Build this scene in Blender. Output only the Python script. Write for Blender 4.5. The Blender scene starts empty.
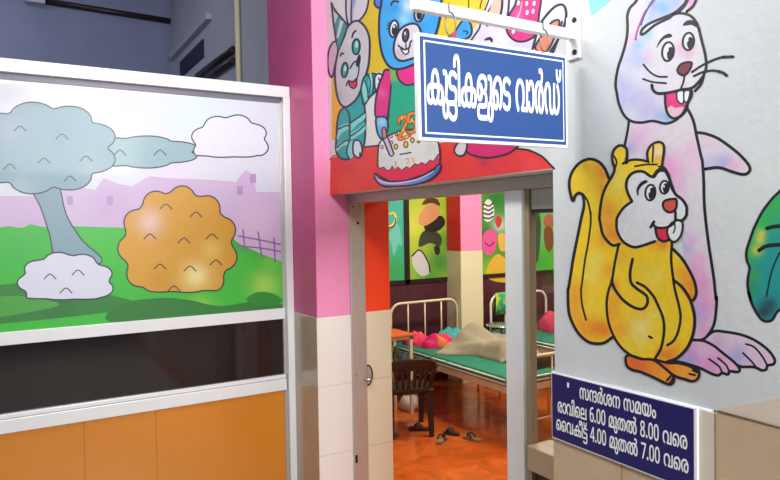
import bpy, bmesh, math, random
from mathutils import Vector, Matrix, noise
from mathutils.geometry import delaunay_2d_cdt

random.seed(7)
SC = bpy.context.scene
COL = SC.collection
PI = math.pi

# ------------------------------------------------------------------ camera
F, YAW, PITCH, ROLL = 632.10, math.radians(30.633), math.radians(1.499), math.radians(-0.9226)
EYE = Vector((0, 0, 1.95))
fw = Vector((math.sin(YAW)*math.cos(PITCH), math.cos(YAW)*math.cos(PITCH), -math.sin(PITCH)))
r0 = Vector((math.cos(YAW), -math.sin(YAW), 0)); u0 = r0.cross(fw)
rt = r0*math.cos(ROLL) + u0*math.sin(ROLL)
up = -r0*math.sin(ROLL) + u0*math.cos(ROLL)
cd = bpy.data.cameras.new('camera'); cam = bpy.data.objects.new('camera', cd); COL.objects.link(cam)
cam.matrix_world = Matrix(((rt.x, up.x, -fw.x, EYE.x), (rt.y, up.y, -fw.y, EYE.y), (rt.z, up.z, -fw.z, EYE.z), (0, 0, 0, 1)))
cd.sensor_width = 36; cd.lens = 36*F/780; cd.clip_start = 0.05
SC.camera = cam

def at(axis, val, x, y):
    """point of a real plane (axis = val) seen along photo direction x, y"""
    d = fw + rt*((x-390)/F) - up*((y-240)/F)
    return EYE + d*((val-EYE[axis])/d[axis])

# ------------------------------------------------------------------ colours and materials
def lin(c):
    if isinstance(c, str):
        c = c.lstrip('#'); c = tuple(int(c[i:i+2], 16)/255 for i in (0, 2, 4))
    else:
        c = tuple(v/255 for v in c)
    return tuple(v/12.92 if v <= .04045 else ((v+.055)/1.055)**2.4 for v in c)

MATS = {}
def mat(name, col, rough=.5, metal=0, spec=.5, vary=0, scale=6, bump=0, bscale=60, alpha=1, trans=0, coat=0, stretch=None):
    if name in MATS: return MATS[name]
    m = bpy.data.materials.new(name); m.use_nodes = True
    nt = m.node_tree; b = nt.nodes['Principled BSDF']
    c = lin(col) + (1,)
    b.inputs['Base Color'].default_value = c
    b.inputs['Roughness'].default_value = rough
    b.inputs['Metallic'].default_value = metal
    b.inputs['Specular IOR Level'].default_value = spec
    b.inputs['Coat Weight'].default_value = coat
    b.inputs['Coat Roughness'].default_value = .08
    b.inputs['Alpha'].default_value = alpha
    b.inputs['Transmission Weight'].default_value = trans
    tc = nt.nodes.new('ShaderNodeTexCoord')
    mp = nt.nodes.new('ShaderNodeMapping'); nt.links.new(tc.outputs['Object'], mp.inputs[0])
    if stretch: mp.inputs['Scale'].default_value = stretch
    if vary:
        n = nt.nodes.new('ShaderNodeTexNoise'); n.inputs['Scale'].default_value = scale; n.inputs['Detail'].default_value = 5
        nt.links.new(mp.outputs[0], n.inputs['Vector'])
        r = nt.nodes.new('ShaderNodeValToRGB')
        r.color_ramp.elements[0].position = .3; r.color_ramp.elements[1].position = .7
        r.color_ramp.elements[0].color = tuple(v*(1-vary) for v in c[:3]) + (1,)
        r.color_ramp.elements[1].color = tuple(min(1, v*(1+vary)) for v in c[:3]) + (1,)
        nt.links.new(n.outputs['Fac'], r.inputs[0]); nt.links.new(r.outputs[0], b.inputs['Base Color'])
    if bump:
        n2 = nt.nodes.new('ShaderNodeTexNoise'); n2.inputs['Scale'].default_value = bscale; n2.inputs['Detail'].default_value = 4
        nt.links.new(mp.outputs[0], n2.inputs['Vector'])
        bp = nt.nodes.new('ShaderNodeBump'); bp.inputs['Strength'].default_value = bump; bp.inputs['Distance'].default_value = .004
        nt.links.new(n2.outputs['Fac'], bp.inputs['Height']); nt.links.new(bp.outputs[0], b.inputs['Normal'])
    MATS[name] = m
    return m

def paint_mat(name, rough, vary=.05, bump=.15, coat=0):
    m = bpy.data.materials.new(name); m.use_nodes = True
    nt = m.node_tree; b = nt.nodes['Principled BSDF']; b.inputs['Roughness'].default_value = rough
    b.inputs['Coat Weight'].default_value = coat; b.inputs['Coat Roughness'].default_value = .06
    a = nt.nodes.new('ShaderNodeAttribute'); a.attribute_name = 'Paint'
    tc = nt.nodes.new('ShaderNodeTexCoord')
    n = nt.nodes.new('ShaderNodeTexNoise'); n.inputs['Scale'].default_value = 45; n.inputs['Detail'].default_value = 6
    nt.links.new(tc.outputs['Object'], n.inputs['Vector'])
    mr = nt.nodes.new('ShaderNodeMapRange'); mr.inputs[1].default_value = .3; mr.inputs[2].default_value = .7
    mr.inputs[3].default_value = 1-vary; mr.inputs[4].default_value = 1+vary
    nt.links.new(n.outputs['Fac'], mr.inputs[0])
    mx = nt.nodes.new('ShaderNodeVectorMath'); mx.operation = 'SCALE'
    nt.links.new(a.outputs['Color'], mx.inputs[0]); nt.links.new(mr.outputs[0], mx.inputs['Scale'])
    nt.links.new(mx.outputs[0], b.inputs['Base Color'])
    if bump:
        bp = nt.nodes.new('ShaderNodeBump'); bp.inputs['Strength'].default_value = bump; bp.inputs['Distance'].default_value = .003
        nt.links.new(n.outputs['Fac'], bp.inputs['Height']); nt.links.new(bp.outputs[0], b.inputs['Normal'])
    return m
PAINT = paint_mat('wall_paint', .5)
PRINT = paint_mat('glossy_print', .4, .015, 0, .06)

# ------------------------------------------------------------------ objects
def props(o, label=None, cat=None, group=None, kind=None):
    if label: o['label'] = label
    if cat: o['category'] = cat
    if group: o['group'] = group
    if kind: o['kind'] = kind
    return o
def thing(name, label, cat, loc=(0, 0, 0), rz=0, group=None):
    o = bpy.data.objects.new(name, None); COL.objects.link(o)
    o.location = loc; o.rotation_euler = (0, 0, rz); o.empty_display_size = .05
    return props(o, label, cat, group)

class MB:
    """collects shapes into one mesh"""
    def __init__(s): s.bm = bmesh.new(); s.mi = 0
    def _tag(s, n0):
        s.bm.faces.ensure_lookup_table()
        for f in s.bm.faces[n0:]: f.material_index = s.mi
    def box(s, a, b, bev=0, seg=2):
        n0 = len(s.bm.faces)
        x0, y0, z0 = (min(a[i], b[i]) for i in range(3)); x1, y1, z1 = (max(a[i], b[i]) for i in range(3))
        v = [s.bm.verts.new(p) for p in ((x0,y0,z0),(x1,y0,z0),(x1,y1,z0),(x0,y1,z0),(x0,y0,z1),(x1,y0,z1),(x1,y1,z1),(x0,y1,z1))]
        fs = [s.bm.faces.new([v[i] for i in q]) for q in ((0,3,2,1),(4,5,6,7),(0,1,5,4),(1,2,6,5),(2,3,7,6),(3,0,4,7))]
        if bev:
            es = list({e for f in fs for e in f.edges})
            bmesh.ops.bevel(s.bm, geom=es, offset=bev, segments=seg, affect='EDGES', profile=.6)
        s._tag(n0); return s
    def tube(s, pts, r, n=10, closed=False, caps=True):
        n0 = len(s.bm.faces)
        pts = [Vector(p) for p in pts]; N = len(pts); rings = []
        rr = r if isinstance(r, (list, tuple)) else [r]*N
        prev = None
        for i, p in enumerate(pts):
            a = pts[(i-1) % N] if (closed or i > 0) else p
            b = pts[(i+1) % N] if (closed or i < N-1) else p
            t = (b-a).normalized()
            if prev is None:
                h = Vector((0, 0, 1)) if abs(t.z) < .9 else Vector((1, 0, 0))
                nn = t.cross(h).normalized()
            else:
                nn = (prev - t*prev.dot(t)).normalized()
            prev = nn; bb = t.cross(nn)
            rings.append([s.bm.verts.new(p + (nn*math.cos(2*PI*k/n) + bb*math.sin(2*PI*k/n))*rr[i]) for k in range(n)])
        M = N if closed else N-1
        for i in range(M):
            A, B = rings[i], rings[(i+1) % N]
            for k in range(n):
                f = s.bm.faces.new((A[k], A[(k+1) % n], B[(k+1) % n], B[k])); f.smooth = True
        if caps and not closed:
            s.bm.faces.new(rings[0][::-1]); s.bm.faces.new(rings[-1])
        s._tag(n0); return s
    def lathe(s, prof, c=(0, 0, 0), n=24):
        n0 = len(s.bm.faces); c = Vector(c); rings = []
        for r, z in prof:
            rings.append([s.bm.verts.new(c + Vector((max(r, 1e-4)*math.cos(2*PI*k/n), max(r, 1e-4)*math.sin(2*PI*k/n), z))) for k in range(n)])
        for A, B in zip(rings, rings[1:]):
            for k in range(n):
                f = s.bm.faces.new((A[k], A[(k+1) % n], B[(k+1) % n], B[k])); f.smooth = True
        s.bm.faces.new(rings[0][::-1]); s.bm.faces.new(rings[-1])
        s._tag(n0); return s
    def poly(s, pts):
        n0 = len(s.bm.faces); s.bm.faces.new([s.bm.verts.new(p) for p in pts]); s._tag(n0); return s
    def prism(s, pts, d):
        """solid from a planar outline pushed along d"""
        n0 = len(s.bm.faces); d = Vector(d)
        a = [s.bm.verts.new(Vector(p)) for p in pts]; b = [s.bm.verts.new(Vector(p)+d) for p in pts]
        n = len(a)
        s.bm.faces.new(a[::-1]); s.bm.faces.new(b)
        for i in range(n): s.bm.faces.new((a[i], a[(i+1) % n], b[(i+1) % n], b[i]))
        s._tag(n0); return s
    def sheet(s, fn, nu, nv, th=.004, keep=None):
        """a thin closed cloth: fn(u, v) -> point, thickness downwards along z"""
        n0 = len(s.bm.faces); top, bot = {}, {}
        for i in range(nu+1):
            for j in range(nv+1):
                p = Vector(fn(i/nu, j/nv))
                top[i, j] = s.bm.verts.new(p); bot[i, j] = s.bm.verts.new(p - Vector((0, 0, th)))
        for i in range(nu):
            for j in range(nv):
                q = [(i, j), (i+1, j), (i+1, j+1), (i, j+1)]
                f = s.bm.faces.new([top[k] for k in q]); f.smooth = True
                f = s.bm.faces.new([bot[k] for k in q[::-1]]); f.smooth = True
        ed = [(i, 0) for i in range(nu+1)] + [(nu, j) for j in range(1, nv+1)] + [(i, nv) for i in range(nu-1, -1, -1)] + [(0, j) for j in range(nv-1, 0, -1)]
        for a, b in zip(ed, ed[1:]+ed[:1]): s.bm.faces.new((top[b], top[a], bot[a], bot[b]))
        s._tag(n0); return s
    def build(s, name, mats, parent=None, **kw):
        bmesh.ops.recalc_face_normals(s.bm, faces=s.bm.faces[:])
        me = bpy.data.meshes.new(name); s.bm.to_mesh(me); s.bm.free()
        for m in (mats if isinstance(mats, (list, tuple)) else [mats]): me.materials.append(m)
        o = bpy.data.objects.new(name, me); COL.objects.link(o)
        if parent: o.parent = parent
        return props(o, **kw)
def box(name, a, b, m, parent=None, bev=0, **kw): return MB().box(a, b, bev).build(name, m, parent, **kw)
def struct(name, mb, m, parent=None, **kw):
    if parent is None: kw['kind'] = 'structure'
    return mb.build(name, m, parent, **kw)

# ------------------------------------------------------------------ painting on a plane
def smooth(pts, closed=False, k=5):
    P = [Vector(p) for p in pts]; n = len(P)
    if n < 3: return P
    out = []
    for i in range(n if closed else n-1):
        p1, p2 = P[i], P[(i+1) % n]
        p0 = P[(i-1) % n] if (closed or i > 0) else p1*2-p2
        p3 = P[(i+2) % n] if (closed or i+2 < n) else p2*2-p1
        for j in range(k):
            t = j/k
            out.append(.5*((2*p1) + (p2-p0)*t + (2*p0-5*p1+4*p2-p3)*t*t + (3*p1-p0-3*p2+p3)*t**3))
    if not closed: out.append(P[-1])
    return out
def K(x0, y0, s, *pts): return [(x0+x/s, y0+y/s) for x, y in pts]
def ell(cx, cy, rx, ry, rot=0, n=20):
    c, s = math.cos(rot), math.sin(rot)
    return [(cx+rx*math.cos(a)*c-ry*math.sin(a)*s, cy+rx*math.cos(a)*s+ry*math.sin(a)*c) for a in [2*PI*i/n for i in range(n)]]

class Paint:
    """flat paint on a plane: soft-coloured patches and brush lines, each a coat above the last"""
    def __init__(s, axis, val, off, step=.00003):
        s.axis, s.val, s.off, s.step = axis, val, off, step
        s.V, s.Fa, s.C = [], [], []; s.soft = 1
    def _put(s, vs, fs, cols):
        b = len(s.V)
        for p, c in zip(vs, cols):
            s.V.append(at(s.axis, s.val-s.off, p[0], p[1])); s.C.append(c+(1,))
        s.Fa += [tuple(b+i for i in f) for f in fs]
        s.off += s.step
    def fill(s, pts, col, spots=(), grid=None, sm=True, k=4):
        P = [Vector(p) for p in (smooth(pts, True, k) if sm else pts)]
        base = lin(col); n = len(P)
        inner = []
        if spots:
            g = grid or 3
            xs = [p.x for p in P]; ys = [p.y for p in P]
            y = min(ys)+g*.4; row = 0
            while y < max(ys):
                x = min(xs)+g*(.3+.5*(row % 2))
                while x < max(xs):
                    ins = False; j = n-1; near = False
                    for i in range(n):
                        a, b = P[i], P[j]
                        if (a.y > y) != (b.y > y) and x < (b.x-a.x)*(y-a.y)/(b.y-a.y)+a.x: ins = not ins
                        j = i
                    if ins: inner.append(Vector((x, y)))
                    x += g
                y += g; row += 1
        vs, es, fs = delaunay_2d_cdt(P+inner, [], [list(range(n))], 1, 1e-4)[:3]
        sp = [(x, y, lin(c), r, (w[0] if w else 1)*s.soft) for x, y, c, r, *w in spots]
        cols = []
        for v in vs:
            c = base
            for x, y, sc, r, w in sp:
                k_ = w*math.exp(-((v[0]-x)**2+(v[1]-y)**2)/(r*r))
                c = tuple(a+(b-a)*k_ for a, b in zip(c, sc))
            cols.append(c)
        s._put(vs, fs, cols); return s
    def line(s, pts, w=2.6, col='#191a22', closed=False, taper=0, k=5):
        P = smooth([Vector(p) for p in pts], closed, k); n = len(P); c = lin(col)
        vs, fs = [], []
        for i, p in enumerate(P):
            a = P[(i-1) % n] if (closed or i) else p
            b = P[(i+1) % n] if (closed or i < n-1) else p
            t = (b-a); t = t.normalized() if t.length > 1e-9 else Vector((1, 0))
            q = Vector((-t.y, t.x))
            h = w/2
            if taper and not closed: h *= max(.25, min(1, min(i, n-1-i)/(n*taper)+.25))
            vs += [p+q*h, p-q*h]
        for i in range(n if closed else n-1):
            j = (i+1) % n; fs.append((2*i, 2*i+1, 2*j+1, 2*j))
        if not closed:
            for e in (0, n-1):
                b = len(vs); h = (vs[2*e]-vs[2*e+1]).length/2
                vs += [P[e]+Vector((math.cos(2*PI*i/8), math.sin(2*PI*i/8)))*h for i in range(8)]
                fs.append(tuple(range(b, b+8)))
        s._put(vs, fs, [c]*len(vs)); return s
    def shape(s, pts, col, spots=(), w=2.4, lc='#191a22', sm=True, grid=None):
        s.fill(pts, col, spots, grid, sm); s.line(pts, w, lc, True, k=4 if sm else 1); return s
    def build(s, name, m=None, parent=None, **kw):
        me = bpy.data.meshes.new(name); me.from_pydata([tuple(v) for v in s.V], [], s.Fa)
        a = me.color_attributes.new('Paint', 'FLOAT_COLOR', 'POINT')
        for i, c in enumerate(s.C): a.data[i].color = c
        me.materials.append(m or PAINT)
        o = bpy.data.objects.new(name, me); COL.objects.link(o)
        if parent: o.parent = parent
        s.V, s.Fa, s.C = [], [], []
        return props(o, **kw)
GL = {
'ka': (1038, '216,-12 126,-12* 32,76* 32,152 32,199* 74,268* 109,288 133,302* 192,320* 275,328* 333,328 716,328 802,328* 905,308* 942,282 971,262* 1006,199* 1006,152 1006,76* 916,-12* 832,-12 807,-12* 754,-7* 731,0 750,67 764,63* 803,58* 819,58 870,58* 920,105* 920,151 920,180* 898,217* 880,229 852,247* 771,258* 708,258 331,258 260,258* 185,247* 157,229 139,218* 118,180* 118,154 118,121* 143,78* 189,58* 219,58 251,58* 316,79* 352,106 402,52 372,30* 314,2* 253,-12*|523,566 603,566* 706,491* 756,362* 756,279 756,185* 700,55* 596,-12* 524,-12 470,-12* 383,25* 352,62 321,99* 288,208* 288,279 288,413* 414,566*|523,496 447,496* 374,388* 374,278 374,204* 407,106* 473,58* 521,58 570,58* 636,105* 670,203* 670,278 670,353* 637,450* 571,496*'),
'u': (332, '155,-227 71,-227* -26,-130* -26,-53 -26,-2* 20,76* 102,120* 154,120 208,120* 289,78* 335,1* 335,-53 335,-106* 289,-184* 208,-227*|155,-161 196,-161* 253,-107* 253,-53 253,0* 197,54* 154,54 112,54* 56,0* 56,-54 56,-106* 113,-161*|104,566 164,566* 233,521* 262,445* 262,400 262,339* 227,172* 199,84 119,99 144,185* 174,330* 174,395 174,437* 141,494* 94,494 78,494* 45,489* 34,486 17,555 33,560* 79,566*'),
'i': (228, '-34,843 4,843* 61,827* 83,810 111,789* 143,732* 157,641* 157,567 157,0 71,0 71,542 71,594* 66,670* 53,723* 41,739 29,755* -6,773* -32,773 -54,773* -97,754* -125,713* -125,678 -125,669* -122,650* -121,641 -205,626 -207,638* -211,663* -211,674 -211,731* -162,806* -81,843*'),
'lla': (724, '398,496 340,496* 248,476* 179,440* 133,395* 122,369 121,365* 124,354* 123,351 120,340* 117,320* 117,312 117,250* 162,183* 209,183 254,183* 295,235* 295,270 295,292* 279,328* 243,350* 214,350 168,350* 109,298* 89,271 66,329 82,349* 129,389* 191,416* 229,416 281,416* 347,375* 378,309* 378,270 378,230* 342,159* 268,115* 210,115 159,115* 82,161* 40,250* 40,313 40,367* 87,460* 179,528* 313,566* 399,566 494,566* 615,529* 673,456* 673,402 673,368* 646,313* 588,274* 541,263 447,279 447,310 454,310 489,310* 537,318* 554,331 572,345* 586,375* 586,396 586,427* 549,471* 467,496*|685,144 685,113* 662,60* 641,42 625,28* 583,9* 521,0* 473,0 261,0 220,0* 178,-6* 166,-13 150,-20* 136,-46* 136,-62 136,-77* 146,-102* 159,-110 172,-119* 217,-129* 259,-129 667,-129 667,-201 255,-201 203,-201* 131,-185* 106,-170 78,-153* 50,-101* 50,-68 50,-33* 75,22* 103,40 117,50* 153,63* 203,70* 238,70 465,70 506,70* 559,80* 574,93 586,103* 598,132* 598,154 598,174* 582,206* 565,218 550,228* 505,240* 466,240 447,240 447,293 552,285 621,272* 685,196*'),
'e': (715, '237,-12 185,-12* 94,40* 39,149* 39,232 39,310* 90,434* 181,520* 303,566* 374,566 452,566* 566,522* 640,444* 676,340* 676,281 676,211* 634,102* 562,20* 515,-9 466,54 499,74* 554,134* 587,218* 587,271 587,339* 537,439* 440,494* 370,494 298,494* 185,425* 120,305* 120,228 120,171* 150,95* 204,58* 240,58 265,58* 303,81* 325,126* 325,158 325,206* 272,258* 231,258 192,258* 122,219* 93,187 77,248 107,284* 196,328* 245,328 294,328* 367,290* 408,217* 408,165 408,110* 366,30* 289,-12*'),
'Ta': (563, '269,566 358,566* 487,527* 536,500 489,433 449,459* 339,494* 268,494 217,494* 153,470* 122,429* 122,403 122,384* 132,358* 142,349 162,329* 244,317* 299,317 307,317 386,317* 475,285* 500,253 515,235* 528,185* 528,158 528,108* 476,31* 370,-12* 289,-12 204,-12* 79,26* 20,59 66,125 96,107* 165,77* 246,60* 293,60 346,60* 411,84* 441,126* 441,153 441,175* 428,209* 412,220 396,232* 336,244* 280,244 270,244 201,244* 92,274* 65,307 50,325* 35,371* 35,402 35,450* 85,524* 189,566*'),
'va': (958, '341,566 415,566* 526,522* 599,444* 635,340* 635,281 635,228* 609,146* 567,81* 541,53 517,70 801,70 801,554 887,554 887,0 467,0 433,59 462,79* 514,137* 546,218* 546,271 546,337* 498,437* 405,494* 337,494 271,494* 178,435* 128,335* 128,273 128,221* 158,139* 213,77* 250,54 200,-9 157,16* 84,95* 39,206* 39,277 39,339* 78,444* 155,522* 268,566*'),
'aa': (504, '463,279 463,221* 440,117* 386,35* 297,-12* 231,-12 180,-12* 105,21* 54,75* 24,139* 17,169 104,186 111,159* 138,99* 189,58* 230,58 283,58* 346,114* 375,213* 375,278 375,343* 346,441* 284,496* 235,496 196,496* 144,455* 114,397* 107,370 21,387 30,419* 63,482* 115,534* 190,566* 241,566 303,566* 388,519* 440,438* 463,335*'),
'chr': (736, '495,-12 432,-12* 343,41* 297,144* 297,217 297,275* 333,374* 398,462* 440,501 469,532 498,558* 540,616* 540,651 540,678* 504,720* 462,720 440,720* 400,714* 387,709 368,778 385,783* 443,792* 475,792 535,792* 601,749* 627,691* 627,668 627,616* 574,534* 527,491 507,464 465,429* 411,348* 385,261* 385,215 385,154* 416,85* 467,58* 496,58 551,58* 608,137* 608,215 608,254* 590,331* 554,400* 499,456* 462,473 438,484* 384,495* 352,495 280,495* 180,436* 128,335* 128,273 128,221* 158,139* 213,77* 250,54 200,-9 157,16* 84,95* 39,206* 39,277 39,339* 80,444* 159,522* 276,566* 351,566 396,566* 473,550* 507,533 512,531* 522,526* 526,523 585,490* 661,391* 697,277* 697,221 697,112* 593,-12*'),
'Da': (1223, '596,-12 552,-12* 480,17* 455,47 442,63* 418,107* 404,185* 404,251 404,285 404,340* 394,423* 377,448 364,469* 318,494* 274,494 230,494* 163,443* 127,351* 127,289 127,233* 158,143* 212,76* 247,51 194,-11 144,29* 74,117* 39,225* 39,292 39,378* 97,501* 205,566* 278,566 335,566* 413,533* 439,503 458,481* 481,428* 491,358* 491,308 491,259 491,189* 506,115* 524,94 538,78* 578,60* 608,60 636,60* 678,80* 692,97 709,118* 725,184* 725,245 725,554 811,554 811,262 811,206* 820,141* 833,118 850,89* 903,60* 939,60 985,60* 1056,113* 1096,205* 1096,263 1096,324* 1064,413* 1009,478* 976,500 1034,563 1077,528* 1145,445* 1184,336* 1184,263 1184,187* 1126,62* 1015,-12* 935,-12 870,-12* 792,39* 764,82 769,81 741,34* 655,-12*'),
'vir': (0, '-111,591 -169,591* -250,632* -292,704* -292,752 -292,770* -286,806* -282,818 -208,804 -211,794* -214,767* -214,755 -214,720* -186,677* -139,659* -111,659 -81,659* -35,677* -8,720* -8,755 -8,767* -11,794* -14,804 60,818 64,806* 70,770* 70,752 70,704* 28,632* -53,591*'),
'sa': (1223, '627,566 671,566* 743,537* 768,507 782,491* 805,447* 819,369* 819,303 819,269 819,214* 830,132* 846,106 860,85* 906,60* 949,60 994,60* 1060,111* 1096,204* 1096,266 1096,323* 1065,412* 1011,480* 976,504 1029,566 1080,527* 1149,438* 1184,331* 1184,263 1184,177* 1126,53* 1019,-12* 945,-12 888,-12* 810,21* 784,51 765,73* 742,126* 732,197* 732,246 732,295 732,365* 717,439* 699,460 686,477* 645,494* 615,494 587,494* 545,474* 531,457 514,436* 498,371* 498,309 498,0 412,0 412,292 412,348* 404,414* 390,436 373,465* 320,494* 284,494 238,494* 167,441* 127,350* 127,292 127,232* 160,142* 214,78* 247,55 189,-8 146,27* 78,110* 39,219* 39,292 39,368* 97,492* 208,566* 288,566 353,566* 431,515* 459,472 454,473 482,520* 568,566*'),
'sha': (1040, '684,566 759,566* 876,520* 958,435* 1001,316* 1001,242 1001,153* 945,40* 849,-12* 789,-12 724,-12* 638,46* 595,141* 595,196 595,291* 697,404* 783,404 839,404* 922,346* 970,256* 973,206 947,209 940,240* 901,297* 840,334* 800,334 737,334* 679,259* 679,198 679,156* 702,93* 750,58* 789,58 830,58* 887,96* 918,180* 918,248 918,250* 915,290* 911,310 910,315* 913,331* 911,334 900,381* 837,453* 745,494* 689,494 646,494* 581,476* 559,459 522,431* 492,332* 492,263 492,246 492,173* 468,83* 439,51 413,21* 335,-12* 278,-12 205,-12* 97,53* 39,177* 39,263 39,331* 74,438* 144,527* 194,566 248,504 213,480* 158,412* 127,322* 127,265 127,203* 163,111* 230,60* 274,60 316,60* 363,85* 377,106 394,132* 404,221* 404,265 404,280 404,367* 447,472* 488,506 527,538* 623,566*'),
'na': (911, '288,566 334,566* 400,539* 446,494* 462,465 449,466 480,518* 566,566* 630,566 707,566* 815,493* 872,369* 872,292 872,226* 836,120* 767,31* 717,-8 663,53 698,78* 753,145* 784,234* 784,292 784,350* 746,441* 676,494* 629,494 588,494* 535,465* 519,436 506,414* 498,350* 498,291 498,0 412,0 412,291 412,348* 404,414* 390,436 373,465* 321,494* 284,494 238,494* 167,441* 127,350* 127,292 127,232* 160,142* 214,78* 247,55 189,-8 146,27* 78,110* 39,219* 39,292 39,373* 100,496* 212,566*'),
'ma': (723, '354,566 433,566* 546,529* 583,494 611,469* 646,405* 663,321* 663,266 663,0 60,0 60,268 60,320* 77,403* 112,468* 138,493 175,528* 280,566*|307,495 265,495* 201,453* 181,418 165,390* 146,309* 146,249 146,68 151,68 219,119* 325,231* 386,347* 386,402 386,430* 369,471* 335,495*|472,393 472,334* 418,220* 318,105* 249,45 247,65 276,67* 332,70* 360,70 577,70 577,249 577,323* 548,421* 482,480* 428,494 430,501 449,479* 472,430*'),
'ya': (1035, '661,-12 621,-12* 535,6* 493,29 487,32* 468,40* 463,43 408,82* 342,176* 312,282* 312,338 312,378* 332,446* 349,473 356,484 376,511* 429,547* 491,566* 525,566 624,566* 734,439* 734,332 734,242* 658,97* 593,53 585,47* 570,38* 560,33 518,9* 426,-12* 376,-12 296,-12* 171,40* 84,133* 39,260* 39,335 39,405* 92,508* 190,566* 256,566 314,566* 394,525* 421,490 362,431 349,457* 298,496* 257,496 219,496* 160,460* 126,387* 126,333 126,261* 184,135* 298,56* 383,56 404,56* 448,61* 469,66 480,70* 504,78* 514,82 549,100* 609,169* 647,269* 647,332 647,392* 613,464* 557,496* 525,496 487,496* 430,458* 399,385* 399,332 399,279* 432,178* 493,100* 534,78 544,74* 560,73* 570,69 587,64* 635,56* 661,56 744,56* 852,124* 906,240* 906,312 906,371* 868,477* 833,519 902,566 948,512* 993,383* 993,314 993,243* 950,123* 865,36* 741,-12*'),
'am': (453, '226,-12 166,-12* 79,36* 32,121* 32,176 32,232* 81,316* 169,363* 226,363 284,363* 371,317* 421,234* 421,176 421,119* 371,35* 284,-12*|226,295 179,295* 116,236* 116,175 116,115* 180,56* 226,56 273,56* 337,115* 337,176 337,236* 274,295*'),
'ra': (736, '364,566 447,566* 572,518* 655,430* 697,312* 697,242 697,153* 641,40* 545,-12* 485,-12 420,-12* 334,46* 291,141* 291,196 291,291* 393,404* 479,404 535,404* 618,346* 666,256* 668,206 643,209 636,240* 597,297* 536,334* 496,334 433,334* 375,259* 375,198 375,156* 397,93* 446,58* 485,58 526,58* 583,96* 614,180* 614,248 614,250* 611,290* 607,310 606,315* 606,331* 604,335 595,378* 535,450* 435,494* 364,494 292,494* 186,442* 128,344* 128,273 128,221* 158,139* 213,77* 250,54 200,-9 157,16* 84,95* 39,206* 39,277 39,333* 77,437* 156,519* 279,566*'),
'la': (859, '788,554 788,0 63,0 63,313 63,387* 96,475* 126,504 158,535* 247,566* 305,566 365,566* 454,536* 483,507 515,476* 544,383* 544,322 544,222 149,222 149,70 702,70 702,554|304,496 223,496* 149,413* 149,321 149,292 458,292 458,320 458,415* 384,496*'),
'tha': (1014, '507,-12 442,-12* 350,44* 303,148* 303,219 303,285* 347,392* 423,476* 471,504 486,520 530,545* 623,566* 678,566 753,566* 864,522* 938,444* 975,340* 975,281 975,211* 933,102* 861,20* 814,-9 765,54 798,74* 853,133* 886,216* 886,271 886,337* 836,439* 739,497* 668,497 638,497* 587,491* 562,482 531,467 493,449* 429,379* 391,282* 391,221 391,157* 424,86* 477,58* 507,58 538,58* 591,85* 623,156* 623,221 623,277* 585,377* 519,453* 475,473 454,483 431,491* 387,497* 359,497 284,497* 181,439* 128,338* 128,273 128,221* 158,139* 213,77* 250,54 200,-9 157,16* 84,95* 39,206* 39,277 39,339* 80,444* 160,522* 276,566* 351,566 400,566* 483,546* 524,523 549,503 619,463* 711,315* 711,219 711,148* 664,44* 573,-12*'),
'chl': (1198, '731,566 775,566* 856,557* 930,537* 961,519 984,509 1074,463* 1159,310* 1159,221 1159,112* 1055,-12* 957,-12 894,-12* 805,41* 759,144* 759,217 759,275* 795,374* 860,462* 902,501 929,530 958,556* 1002,616* 1002,651 1002,678* 966,720* 924,720 902,720* 862,714* 849,709 830,778 847,783* 905,792* 938,792 998,792* 1063,749* 1089,691* 1089,668 1089,616* 1036,534* 990,491 969,464 927,429* 873,348* 847,261* 847,215 847,154* 878,85* 929,58* 958,58 1013,58* 1070,137* 1070,215 1070,271* 1037,365* 971,438* 919,461 902,468 867,481* 781,494* 730,494 684,494* 595,481* 554,464 535,456 471,426* 391,312* 391,221 391,157* 424,86* 477,58* 507,58 538,58* 591,85* 623,156* 623,221 623,277* 585,377* 519,453* 475,473 454,483 431,491* 387,497* 359,497 284,497* 181,438* 128,337* 128,273 128,221* 158,139* 213,77* 250,54 200,-9 157,16* 84,95* 39,206* 39,277 39,339* 80,444* 160,522* 276,566* 351,566 400,566* 483,547* 524,524 549,503 619,463* 711,315* 711,219 711,148* 664,44* 573,-12* 507,-12 442,-12* 350,44* 303,148* 303,219 303,284* 343,388* 415,469* 462,498 488,513 541,542* 659,566*'),
'ai': (1430, '237,-12 185,-12* 94,40* 39,149* 39,232 39,310* 90,434* 181,520* 303,566* 374,566 452,566* 566,522* 640,444* 676,340* 676,281 676,211* 634,102* 562,20* 515,-9 466,54 499,74* 554,134* 587,218* 587,271 587,339* 537,439* 440,494* 370,494 298,494* 185,425* 120,305* 120,228 120,171* 150,95* 204,58* 240,58 265,58* 303,81* 325,126* 325,158 325,206* 272,258* 231,258 192,258* 122,219* 93,187 77,248 107,284* 196,328* 245,328 294,328* 367,290* 408,217* 408,165 408,110* 366,30* 289,-12*|952,-12 900,-12* 809,40* 754,149* 754,232 754,310* 805,434* 896,520* 1018,566* 1089,566 1167,566* 1281,522* 1355,444* 1391,340* 1391,281 1391,211* 1349,102* 1277,20* 1230,-9 1181,54 1214,74* 1269,134* 1302,218* 1302,271 1302,339* 1252,439* 1155,494* 1085,494 1013,494* 900,425* 835,305* 835,228 835,171* 865,95* 919,58* 955,58 980,58* 1018,81* 1040,126* 1040,158 1040,206* 987,258* 946,258 907,258* 837,219* 808,187 792,248 822,284* 911,328* 960,328 1009,328* 1082,290* 1123,217* 1123,165 1123,110* 1081,30* 1004,-12*'),
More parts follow.
